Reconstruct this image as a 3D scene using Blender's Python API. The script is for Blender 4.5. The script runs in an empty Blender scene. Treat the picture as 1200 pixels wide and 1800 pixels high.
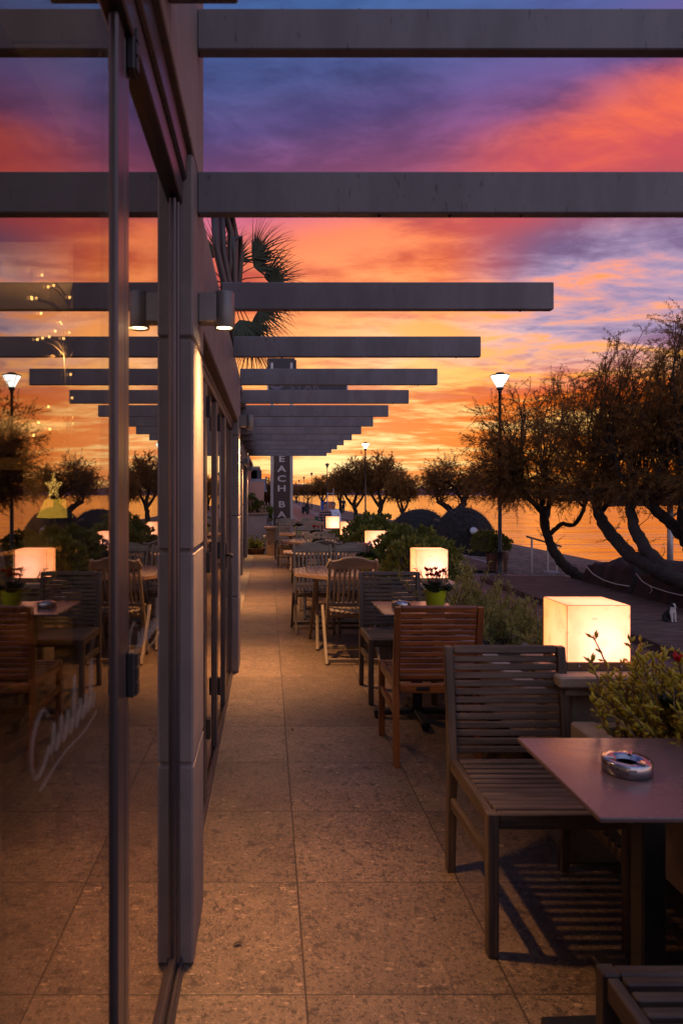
import bpy, bmesh, math, random
import numpy as np
from mathutils import Vector, Matrix, Euler
random.seed(7)
RNG = np.random.default_rng(11)
sc = bpy.context.scene
COL = sc.collection
PI = math.pi
F, VX, VY, CZ = 1220.0, 470.0, 870.0, 1.5
R = math.radians

def at(px, py, d):
    """a point of the photograph (1200 x 1800) at distance d, in metres"""
    return Vector(((px-VX)/F*d, d, CZ-(py-VY)/F*d))

# ------------------------------------------------------------------ node helpers
def new_mat(name):
    m = bpy.data.materials.new(name); m.use_nodes = True
    nt = m.node_tree; nt.nodes.clear()
    out = nt.nodes.new('ShaderNodeOutputMaterial')
    return m, nt, out

def N(nt, typ, props=None, **inp):
    n = nt.nodes.new(typ)
    for k, v in (props or {}).items(): setattr(n, k, v)
    for k, v in inp.items():
        key = int(k[1:]) if k[0] == '_' and k[1:].isdigit() else k.replace('_', ' ')
        s = n.inputs[key]
        if isinstance(v, bpy.types.NodeSocket): nt.links.new(v, s)
        else: s.default_value = v
    return n

def M(nt, op, a, b=None, c=None, clamp=False):
    n = nt.nodes.new('ShaderNodeMath'); n.operation = op; n.use_clamp = clamp
    for i, v in enumerate((a, b, c)):
        if v is None: continue
        if isinstance(v, bpy.types.NodeSocket): nt.links.new(v, n.inputs[i])
        else: n.inputs[i].default_value = v
    return n.outputs[0]

def MIX(nt, fac, a, b, mode='MIX'):
    n = nt.nodes.new('ShaderNodeMix'); n.data_type = 'RGBA'; n.blend_type = mode
    for s, v in ((n.inputs[0], fac), (n.inputs[6], a), (n.inputs[7], b)):
        if isinstance(v, bpy.types.NodeSocket): nt.links.new(v, s)
        else: s.default_value = v if not isinstance(v, tuple) or len(v) == 4 else (*v, 1)
    return n.outputs[2]

def RAMP(nt, fac, stops, interp='LINEAR'):
    n = nt.nodes.new('ShaderNodeValToRGB'); cr = n.color_ramp; cr.interpolation = interp
    while len(cr.elements) > 1: cr.elements.remove(cr.elements[-1])
    for i, (p, c) in enumerate(stops):
        e = cr.elements[0] if i == 0 else cr.elements.new(p)
        e.position = p; e.color = (*c, 1) if len(c) == 3 else c
    nt.links.new(fac, n.inputs[0])
    return n.outputs[0]

def SMOOTH(nt, v, a, b):
    n = nt.nodes.new('ShaderNodeMapRange'); n.interpolation_type = 'SMOOTHSTEP'
    nt.links.new(v, n.inputs[0]); n.inputs[1].default_value = a; n.inputs[2].default_value = b
    return n.outputs[0]

def c4(c): return (*c, 1)

def coords(nt, kind='Object'):
    """object coordinates shifted by a random amount for each object, so copies do not look alike"""
    tc = N(nt, 'ShaderNodeTexCoord'); oi = N(nt, 'ShaderNodeObjectInfo')
    sh = M(nt, 'MULTIPLY', oi.outputs['Random'], 37.0)
    v = N(nt, 'ShaderNodeVectorMath', {'operation': 'ADD'}, _0=tc.outputs[kind])
    cb = N(nt, 'ShaderNodeCombineXYZ', X=sh, Y=sh, Z=sh)
    nt.links.new(cb.outputs[0], v.inputs[1])
    return v.outputs[0]

def surf(name, col, col2=None, rough=.6, metal=0., scale=6., detail=6., bump=.15, bscale=None, bdist=.01,
         spec=.5, speck=None, rough2=None, stretch=(1, 1, 1), sheen=0.):
    """general procedural surface: two colours broken up by noise, fine specks, bump"""
    m, nt, out = new_mat(name)
    col2 = col2 or tuple(c*.72 for c in col)
    co = coords(nt)
    mp = N(nt, 'ShaderNodeMapping', Vector=co, Scale=stretch).outputs[0]
    n1 = N(nt, 'ShaderNodeTexNoise', Vector=mp, Scale=scale, Detail=detail, Roughness=.62)
    f = SMOOTH(nt, n1.outputs['Fac'], .32, .68)
    c = MIX(nt, f, c4(col), c4(col2))
    if speck:
        sc_, amt, th, scol = speck
        n2 = N(nt, 'ShaderNodeTexNoise', Vector=mp, Scale=sc_, Detail=3., Roughness=.7)
        k = M(nt, 'MULTIPLY', SMOOTH(nt, n2.outputs['Fac'], th, th+.07), amt)
        c = MIX(nt, k, c, c4(scol))
    b = N(nt, 'ShaderNodeBsdfPrincipled', Roughness=rough, Metallic=metal)
    b.inputs['Specular IOR Level'].default_value = spec
    nt.links.new(c, b.inputs['Base Color'])
    if rough2 is not None:
        nt.links.new(M(nt, 'ADD', M(nt, 'MULTIPLY', f, rough2-rough), rough), b.inputs['Roughness'])
    if bump:
        n3 = N(nt, 'ShaderNodeTexNoise', Vector=mp, Scale=bscale or scale*6, Detail=6., Roughness=.65)
        bp = N(nt, 'ShaderNodeBump', Strength=bump, Distance=bdist, Height=n3.outputs['Fac'])
        nt.links.new(bp.outputs[0], b.inputs['Normal'])
    nt.links.new(b.outputs[0], out.inputs[0])
    return m

def wood(name, dark, light, rough=.55, grey=None, spec=.4):
    """wood whose grain follows the U of every piece (u along its length)"""
    m, nt, out = new_mat(name)
    uv = N(nt, 'ShaderNodeUVMap', {'uv_map': 'UVMap'}).outputs[0]
    oi = N(nt, 'ShaderNodeObjectInfo')
    sh = M(nt, 'MULTIPLY', oi.outputs['Random'], 53.0)
    add = N(nt, 'ShaderNodeVectorMath', {'operation': 'ADD'}, _0=uv)
    nt.links.new(N(nt, 'ShaderNodeCombineXYZ', X=sh, Y=sh).outputs[0], add.inputs[1])
    g = N(nt, 'ShaderNodeMapping', Vector=add.outputs[0], Scale=(2.2, 70, 1)).outputs[0]
    n1 = N(nt, 'ShaderNodeTexNoise', Vector=g, Scale=1.6, Detail=7., Roughness=.6, Distortion=.4)
    g2 = N(nt, 'ShaderNodeMapping', Vector=add.outputs[0], Scale=(1.3, 5, 1)).outputs[0]
    n2 = N(nt, 'ShaderNodeTexNoise', Vector=g2, Scale=2.2, Detail=3.)
    c = MIX(nt, SMOOTH(nt, n1.outputs['Fac'], .3, .72), c4(dark), c4(light))
    c = MIX(nt, M(nt, 'MULTIPLY', SMOOTH(nt, n2.outputs['Fac'], .36, .66), .72), c, c4(grey or tuple(x*.55 for x in dark)))
    b = N(nt, 'ShaderNodeBsdfPrincipled', Roughness=rough)
    b.inputs['Specular IOR Level'].default_value = spec
    nt.links.new(c, b.inputs['Base Color'])
    bp = N(nt, 'ShaderNodeBump', Strength=.28, Distance=.0025, Height=n1.outputs['Fac'])
    nt.links.new(bp.outputs[0], b.inputs['Normal']); nt.links.new(b.outputs[0], out.inputs[0])
    return m

def leafy(name, dark, light, rough=.6, trans=.25):
    """foliage: colour varies by clump, some light passes through the leaf"""
    m, nt, out = new_mat(name)
    co = coords(nt)
    n1 = N(nt, 'ShaderNodeTexNoise', Vector=co, Scale=3.5, Detail=5., Roughness=.75)
    n2 = N(nt, 'ShaderNodeTexNoise', Vector=co, Scale=40., Detail=2.)
    f = M(nt, 'MULTIPLY_ADD', n2.outputs['Fac'], .5, M(nt, 'MULTIPLY', SMOOTH(nt, n1.outputs['Fac'], .3, .7), .6))
    c = MIX(nt, f, c4(dark), c4(light))
    d = N(nt, 'ShaderNodeBsdfPrincipled', Roughness=rough)
    d.inputs['Specular IOR Level'].default_value = .25
    nt.links.new(c, d.inputs['Base Color'])
    t = N(nt, 'ShaderNodeBsdfTranslucent'); nt.links.new(c, t.inputs[0])
    mx = N(nt, 'ShaderNodeMixShader', Fac=trans)
    nt.links.new(d.outputs[0], mx.inputs[1]); nt.links.new(t.outputs[0], mx.inputs[2])
    nt.links.new(mx.outputs[0], out.inputs[0])
    return m

def glow(name, col, strength):
    m, nt, out = new_mat(name)
    e = N(nt, 'ShaderNodeEmission', Color=c4(col), Strength=strength)
    nt.links.new(e.outputs[0], out.inputs[0])
    return m

# ------------------------------------------------------------------ mesh helpers
def _chamfer():
    idx, f = {}, []
    S = [(x, y, z) for x in (-1, 1) for y in (-1, 1) for z in (-1, 1)]
    for k, s in enumerate(S):
        for a in range(3): idx[(s, a)] = k*3+a
    for a in range(3):
        o = [i for i in range(3) if i != a]
        for sg in (-1, 1):
            q = []
            for (p, r) in ((-1, -1), (1, -1), (1, 1), (-1, 1)):
                s = [0, 0, 0]; s[a] = sg; s[o[0]] = p; s[o[1]] = r
                q.append(idx[(tuple(s), a)])
            f.append(q)
    for a in range(3):
        o = [i for i in range(3) if i != a]
        for p in (-1, 1):
            for r in (-1, 1):
                s0 = [0, 0, 0]; s1 = [0, 0, 0]
                s0[a], s1[a] = -1, 1
                s0[o[0]] = s1[o[0]] = p; s0[o[1]] = s1[o[1]] = r
                s0, s1 = tuple(s0), tuple(s1)
                f.append([idx[(s0, o[0])], idx[(s1, o[0])], idx[(s1, o[1])], idx[(s0, o[1])]])
    for s in S: f.append([idx[(s, 0)], idx[(s, 1)], idx[(s, 2)]])
    return S, f
CH_S, CH_F = _chamfer()

class MB:
    def __init__(s): s.v = []; s.f = []; s.uv = []; s.sm = []
    def add(s, vs, fs, uvs=None, smooth=False):
        b = len(s.v); s.v.extend(tuple(v) for v in vs)
        s.f.extend([i+b for i in q] for q in fs); s.sm.extend([smooth]*len(fs))
        s.uv.extend(uvs if uvs is not None else [(v[0]+v[1]*.3, v[2]+v[1]*.7) for v in vs])
        return s
    def box(s, c, size, rot=None, bev=.003):
        h = [x/2 for x in size]; b = min(bev, min(h)*.45)
        la = max(range(3), key=lambda i: size[i]); o = [i for i in range(3) if i != la]
        ox, oy = random.random()*9, random.random()*9
        vs, uv = [], []
        for sg in CH_S:
            for a in range(3):
                p = [sg[i]*(h[i] if i == a else h[i]-b) for i in range(3)]
                uv.append((p[la]+ox, p[o[0]]+p[o[1]]+oy))
                vs.append(p)
        c = Vector(c)
        if rot is not None:
            rm = rot if isinstance(rot, Matrix) else Euler(rot).to_matrix()
            vs = [c+rm @ Vector(p) for p in vs]
        else: vs = [c+Vector(p) for p in vs]
        return s.add(vs, CH_F, uv)
    def bx(s, x0, x1, y0, y1, z0, z1, bev=.003):
        return s.box(((x0+x1)/2, (y0+y1)/2, (z0+z1)/2), (abs(x1-x0), abs(y1-y0), abs(z1-z0)), None, bev)
    def bar(s, p0, p1, w, h, side=(1, 0, 0), bev=.003):
        """a rectangular bar from p0 to p1: w across (along side), h the other way"""
        p0, p1 = Vector(p0), Vector(p1); d = p1-p0; L = d.length; z = d/L
        x = Vector(side); x = (x-z*x.dot(z)).normalized(); y = z.cross(x)
        return s.box((p0+p1)/2, (w, h, L), Matrix((x, y, z)).transposed(), bev)
    def tube(s, pts, rad, n=8, caps=True, jit=0., smooth=True):
        pts = [Vector(p) for p in pts]; k = len(pts)
        if not hasattr(rad, '__len__'): rad = [rad]*k
        vs, uv, fs = [], [], []
        ref = Vector((.31, .17, .93)); L = 0; o = random.random()*9
        for i, p in enumerate(pts):
            t = (pts[min(i+1, k-1)]-pts[max(i-1, 0)])
            t = t.normalized() if t.length > 1e-9 else Vector((0, 0, 1))
            a = ref-t*ref.dot(t)
            if a.length < 1e-3: a = t.orthogonal()
            a.normalize(); ref = a; b = t.cross(a)
            if i: L += (p-pts[i-1]).length
            for j in range(n):
                q = 2*PI*j/n; r = rad[i]*(1+jit*(random.random()-.5))
                vs.append(p+a*(math.cos(q)*r)+b*(math.sin(q)*r)); uv.append((L+o, q*max(rad)+o))
        for i in range(k-1):
            for j in range(n):
                fs.append([i*n+j, i*n+(j+1) % n, (i+1)*n+(j+1) % n, (i+1)*n+j])
        if caps: fs.append(list(range(n))[::-1]); fs.append([(k-1)*n+j for j in range(n)])
        return s.add(vs, fs, uv, smooth)
    def lathe(s, prof, c=(0, 0, 0), n=24, rot=None, smooth=True, sx=1., sy=1.):
        """profile [(radius, z)] turned round z"""
        vs, fs = [], []; k = len(prof); c = Vector(c)
        rm = None if rot is None else (rot if isinstance(rot, Matrix) else Euler(rot).to_matrix())
        for r, z in prof:
            for j in range(n):
                q = 2*PI*j/n; p = Vector((math.cos(q)*r*sx, math.sin(q)*r*sy, z))
                vs.append(c+(rm @ p if rm else p))
        for i in range(k-1):
            for j in range(n):
                fs.append([i*n+j, i*n+(j+1) % n, (i+1)*n+(j+1) % n, (i+1)*n+j])
        if prof[0][0] > 1e-4: fs.append(list(range(n))[::-1])
        if prof[-1][0] > 1e-4: fs.append([(k-1)*n+j for j in range(n)])
        return s.add(vs, fs, None, smooth)
    def prism(s, poly, h, mat=None, uvs=(1, 1)):
        """2-D outline in XY given thickness h along +Z, then placed by mat"""
        n = len(poly); vs = [Vector((x, y, z)) for z in (0, h) for x, y in poly]
        uv = [(v.x*uvs[0]+.1, v.y*uvs[1]+v.z) for v in vs]
        fs = [list(range(n))[::-1], list(range(n, 2*n))]+[[i, (i+1) % n, n+(i+1) % n, n+i] for i in range(n)]
        if mat is not None: vs = [mat @ v for v in vs]
        return s.add(vs, fs, uv)
    def ball(s, c, r, n=10, sq=(1, 1, 1), jit=0.):
        vs, fs = [], []
        for i in range(n//2+1):
            th = PI*i/(n//2)
            for j in range(n):
                q = 2*PI*j/n; k = 1+jit*(random.random()-.5)
                vs.append(Vector(c)+Vector((math.sin(th)*math.cos(q)*r*sq[0], math.sin(th)*math.sin(q)*r*sq[1], math.cos(th)*r*sq[2]))*k)
        for i in range(n//2):
            for j in range(n): fs.append([i*n+j, (i+1)*n+j, (i+1)*n+(j+1) % n, i*n+(j+1) % n])
        return s.add(vs, fs, None, True)
    def tris(s, a):
        """numpy array (k, 3 or 4, 3) of loose leaves"""
        k, n, _ = a.shape; b = len(s.v)
        s.v.extend(map(tuple, a.reshape(-1, 3).tolist()))
        s.f.extend((np.arange(k*n).reshape(k, n)+b).tolist()); s.sm.extend([False]*k)
        s.uv.extend([(0., 0.)]*(k*n))
        return s
    def build(s, name, mat, parent=None, label=None, recalc=True, loc=None):
        me = bpy.data.meshes.new(name); me.from_pydata(s.v, [], s.f); me.update()
        ul = me.uv_layers.new(name='UVMap')
        li = np.empty(len(me.loops), dtype=np.int32); me.loops.foreach_get('vertex_index', li)
        ul.data.foreach_set('uv', np.asarray(s.uv, dtype=np.float32)[li].ravel())
        me.polygons.foreach_set('use_smooth', s.sm)
        if recalc:
            bm = bmesh.new(); bm.from_mesh(me); bmesh.ops.recalc_face_normals(bm, faces=bm.faces); bm.to_mesh(me); bm.free()
        me.materials.append(mat)
        o = bpy.data.objects.new(name, me); COL.objects.link(o)
        if parent: o.parent = parent
        if loc is not None: o.location = loc
        if label: o['label'] = label
        return o

def tag(o, label, cat, group=None, kind=None):
    if label: o['label'] = label
    if cat: o['category'] = cat
    if group: o['group'] = group
    if kind: o['kind'] = kind
    return o
def thing(name, label, cat, loc=(0, 0, 0), rz=0., group=None):
    o = bpy.data.objects.new(name, None); COL.objects.link(o)
    o.empty_display_size = .1; o.location = loc; o.rotation_euler = (0, 0, rz)
    return tag(o, label, cat, group)
def structure(o):
    o['kind'] = 'structure'; return o
def copy_tree(o, parent=None):
    c = o.copy(); COL.objects.link(c)
    if parent: c.parent = parent
    for ch in list(o.children): copy_tree(ch, c)
    return c
def place(proto, used, loc, rz, label, scale=1.):
    """first call moves the prototype itself, later calls copy it"""
    o = proto if not used else copy_tree(proto)
    used.append(1)
    o.location = loc; o.rotation_euler = (0, 0, rz); o['label'] = label
    if scale != 1.: o.scale = (scale,)*3 if not hasattr(scale, '__len__') else scale
    return o
def lamp_light(name, typ, parent, loc, energy, col, size=.03, rot=None, **kw):
    l = bpy.data.lights.new(name, typ); l.energy = energy; l.color = col
    if typ in ('POINT', 'SPOT'): l.shadow_soft_size = size
    for k, v in kw.items(): setattr(l, k, v)
    o = bpy.data.objects.new(name, l); COL.objects.link(o); o.parent = parent; o.location = loc
    if rot: o.rotation_euler = rot
    return o
def letters(name, body, size, mat, parent, loc, rot=(PI/2, 0, 0), sx=1., extrude=.004, shear=0., label=None, spacing=1., bold=0.):
    cu = bpy.data.curves.new(name, 'FONT'); cu.body = body; cu.size = size; cu.extrude = extrude; cu.offset = bold
    cu.align_x = 'CENTER'; cu.align_y = 'CENTER'; cu.shear = shear; cu.space_character = spacing
    tmp = bpy.data.objects.new(name+'_curve', cu); COL.objects.link(tmp)
    me = bpy.data.meshes.new_from_object(tmp.evaluated_get(bpy.context.evaluated_depsgraph_get()))
    bpy.data.objects.remove(tmp); bpy.data.curves.remove(cu)
    me.materials.clear(); me.materials.append(mat)
    o = bpy.data.objects.new(name, me); COL.objects.link(o); o.parent = parent
    o.location = loc; o.rotation_euler = rot; o.scale = (sx, 1, 1)
    if label: o['label'] = label
    return o
def skin(name, joints, bones, mat, parent, root=0, sub=2):
    """one continuous surface grown round a skeleton: joints = [((x,y,z), r)]"""
    me = bpy.data.meshes.new(name)
    me.from_pydata([j[0] for j in joints], bones, []); me.update()
    o = bpy.data.objects.new(name, me); COL.objects.link(o)
    if parent: o.parent = parent
    me.materials.append(mat)
    md = o.modifiers.new('Skin', 'SKIN'); md.use_smooth_shade = True
    for i, j in enumerate(joints):
        r = j[1] if hasattr(j[1], '__len__') else (j[1], j[1])
        me.skin_vertices[0].data[i].radius = r
        me.skin_vertices[0].data[i].use_root = (i == root)
    sb = o.modifiers.new('Subdivision', 'SUBSURF'); sb.levels = sub; sb.render_levels = sub
    return o
# ------------------------------------------------------------------ camera
cam = bpy.data.cameras.new('camera'); cam.sensor_fit = 'VERTICAL'; cam.sensor_height = 36.0
cam.lens = 36.0*F/1800; cam.shift_x = (600-VX)/1800; cam.shift_y = -(900-VY)/1800
cam.clip_start = .05; cam.clip_end = 30000
cam.dof.use_dof = True; cam.dof.focus_distance = 9.; cam.dof.aperture_fstop = 5.0
co_ = bpy.data.objects.new('camera', cam); COL.objects.link(co_)
co_.location = (0, 0, CZ); co_.rotation_euler = (PI/2, 0, 0); sc.camera = co_
sc.view_settings.view_transform = 'Standard'; sc.view_settings.look = 'None'
sc.view_settings.exposure = .6; sc.view_settings.gamma = 1.
sc.cycles.max_bounces = 10; sc.cycles.transparent_max_bounces = 24; sc.cycles.glossy_bounces = 5
sc.cycles.sample_clamp_indirect = 6.; sc.cycles.caustics_reflective = False; sc.cycles.caustics_refractive = False

# ------------------------------------------------------------------ sky: dusk clouds lit from below the horizon
W = bpy.data.worlds.new('World'); sc.world = W; W.use_nodes = True
nt = W.node_tree; nt.nodes.clear()
out = nt.nodes.new('ShaderNodeOutputWorld')
tc = N(nt, 'ShaderNodeTexCoord').outputs['Generated']
sx = N(nt, 'ShaderNodeSeparateXYZ', _0=tc)
X, Y, Z = sx.outputs
zc = M(nt, 'MAXIMUM', Z, 0.)
den = M(nt, 'ADD', zc, .085)
p = N(nt, 'ShaderNodeCombineXYZ', X=M(nt, 'DIVIDE', X, den), Y=M(nt, 'DIVIDE', Y, den), Z=0.).outputs[0]
def cloud(scale, rot, sc3, detail, rough, dist, off):
    mp = N(nt, 'ShaderNodeMapping', Vector=p, Rotation=(0, 0, R(rot)), Scale=sc3, Location=off)
    return N(nt, 'ShaderNodeTexNoise', Vector=mp.outputs[0], Scale=scale, Detail=detail, Roughness=rough, Distortion=dist).outputs['Fac']
nA = cloud(.9, 12, (.55, 1., 1), 8., .56, .35, (3.1, .7, 0))
nB = cloud(2.6, -18, (.6, 1., 1), 7., .6, .5, (.3, 5.2, 0))
nC = cloud(.42, 20, (.6, 1., 1), 4., .5, .2, (7.3, 1.9, 0))
nD = cloud(7.5, 8, (.7, 1., 1), 6., .62, .6, (2.2, 8.1, 0))
nz = M(nt, 'ADD', M(nt, 'ADD', M(nt, 'MULTIPLY', nA, .56), M(nt, 'MULTIPLY', nB, .30)), M(nt, 'MULTIPLY', nD, .14))
# colour bands rise towards the right and wander with the clouds
e = M(nt, 'ADD', M(nt, 'SUBTRACT', zc, M(nt, 'MULTIPLY', M(nt, 'MAXIMUM', X, -.05), .13)), M(nt, 'MULTIPLY', M(nt, 'SUBTRACT', nC, .5), M(nt, 'MULTIPLY', M(nt, 'MINIMUM', zc, .3), .75)))
bright = RAMP(nt, e, [(0., (1., .46, .10)), (.03, (1., .64, .21)), (.07, (1., .62, .22)), (.11, (1., .46, .095)), (.15, (1., .37, .07)), (.20, (1., .31, .085)),
                      (.25, (.98, .29, .12)), (.30, (.86, .22, .12)), (.34, (.56, .14, .22)), (.385, (.27, .09, .23)), (.43, (.135, .09, .26)), (.48, (.085, .105, .285)), (.55, (.06, .125, .32)), (.66, (.10, .15, .38)), (.8, (.14, .18, .40)), (1., (.15, .18, .37))])  # overhead stops, out of view, raised to fill the scene
dark = RAMP(nt, e, [(0., (.88, .22, .03)), (.04, (.88, .20, .025)), (.08, (.80, .14, .02)), (.12, (.66, .12, .04)), (.16, (.60, .13, .08)), (.20, (.58, .13, .09)),
                    (.25, (.62, .11, .06)), (.30, (.46, .095, .10)), (.34, (.32, .085, .15)), (.385, (.14, .055, .14)), (.43, (.072, .055, .165)), (.48, (.045, .055, .165)), (.55, (.03, .06, .175)), (.66, (.06, .08, .22)), (.8, (.09, .11, .27)), (1., (.12, .14, .30))])
msk = SMOOTH(nt, nz, .41, .55)
dark = MIX(nt, 1., dark, (.86, .80, .85), 'MULTIPLY')
c = MIX(nt, msk, bright, dark)
# lavender and grey-blue breaks in the middle sky, to the right
def BAND(v, a, b, c_, d): return M(nt, 'MULTIPLY', SMOOTH(nt, v, a, b), M(nt, 'SUBTRACT', 1., SMOOTH(nt, v, c_, d)))
nBC = M(nt, 'ADD', M(nt, 'MULTIPLY', nA, .45), M(nt, 'ADD', M(nt, 'MULTIPLY', nB, .4), M(nt, 'MULTIPLY', nD, .15)))
ros = M(nt, 'MULTIPLY', M(nt, 'MULTIPLY', BAND(zc, .12, .17, .22, .27), SMOOTH(nt, X, .04, .22)), SMOOTH(nt, nB, .44, .58))
c = MIX(nt, M(nt, 'MULTIPLY', ros, .6), c, MIX(nt, SMOOTH(nt, nD, .42, .6), (.88, .46, .36), (.46, .19, .20)))
lav = M(nt, 'MULTIPLY', M(nt, 'MULTIPLY', BAND(zc, .15, .21, .31, .385), SMOOTH(nt, X, .22, .37)), SMOOTH(nt, nBC, .37, .50))
c = MIX(nt, M(nt, 'MULTIPLY', lav, .92), c, MIX(nt, SMOOTH(nt, nz, .42, .57), (.36, .33, .54), (.11, .085, .20)))
red = M(nt, 'MULTIPLY', M(nt, 'MULTIPLY', BAND(M(nt, 'ADD', M(nt, 'SUBTRACT', zc, M(nt, 'MULTIPLY', X, .22)), M(nt, 'MULTIPLY', M(nt, 'SUBTRACT', nB, .5), .10)), .255, .315, .345, .405), SMOOTH(nt, X, .16, .38)), SMOOTH(nt, nBC, .36, .50))
c = MIX(nt, M(nt, 'MULTIPLY', red, .9), c, MIX(nt, SMOOTH(nt, nz, .42, .57), (.92, .19, .075), (.52, .085, .10)))
# away from the sunset the unseen sky is brightened violet blue, as fill
az = SMOOTH(nt, Y, -.30, .45)
back = RAMP(nt, zc, [(0., (.64, .44, .48)), (.15, (.58, .43, .50)), (.4, (.36, .37, .52)), (1., (.21, .24, .42))])
c = MIX(nt, 1., c, (.84, .82, .80), 'MULTIPLY')
c = N(nt, 'ShaderNodeHueSaturation', Saturation=1.04, Value=1., Color=c).outputs[0]
c = MIX(nt, az, back, c)
# the brightest part, where the sun went down
sd = N(nt, 'ShaderNodeVectorMath', {'operation': 'DOT_PRODUCT'}, _0=tc, _1=(.13, .99, .045)).outputs['Value']
gl = M(nt, 'MULTIPLY', M(nt, 'POWER', M(nt, 'MAXIMUM', sd, 0.), 60.), M(nt, 'SUBTRACT', 1., M(nt, 'MULTIPLY', msk, .75)))
c = MIX(nt, M(nt, 'MULTIPLY', gl, .75), c, (1., .72, .34))
c = MIX(nt, SMOOTH(nt, Z, -.004, -.03), c, (.05, .03, .025))
bg = N(nt, 'ShaderNodeBackground', Color=c, Strength=1.0)
sky = N(nt, 'ShaderNodeTexSky', {'sky_type': 'NISHITA', 'sun_disc': False, 'sun_elevation': R(1.0), 'sun_rotation': R(8), 'air_density': 1.5, 'dust_density': 3.})
bg2 = N(nt, 'ShaderNodeBackground', Color=sky.outputs[0], Strength=.006)
ad = nt.nodes.new('ShaderNodeAddShader'); nt.links.new(bg.outputs[0], ad.inputs[0]); nt.links.new(bg2.outputs[0], ad.inputs[1])
nt.links.new(ad.outputs[0], out.inputs[0])
W.cycles.sampling_method = 'MANUAL'; W.cycles.sample_map_resolution = 512
sun = bpy.data.lights.new('sun', 'SUN'); sun.energy = .02; sun.angle = R(30); sun.color = (1., .5, .25)
so = bpy.data.objects.new('sun', sun); COL.objects.link(so)
so.rotation_euler = Vector((.14, .99, .03)).to_track_quat('Z', 'Y').to_euler()

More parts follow.
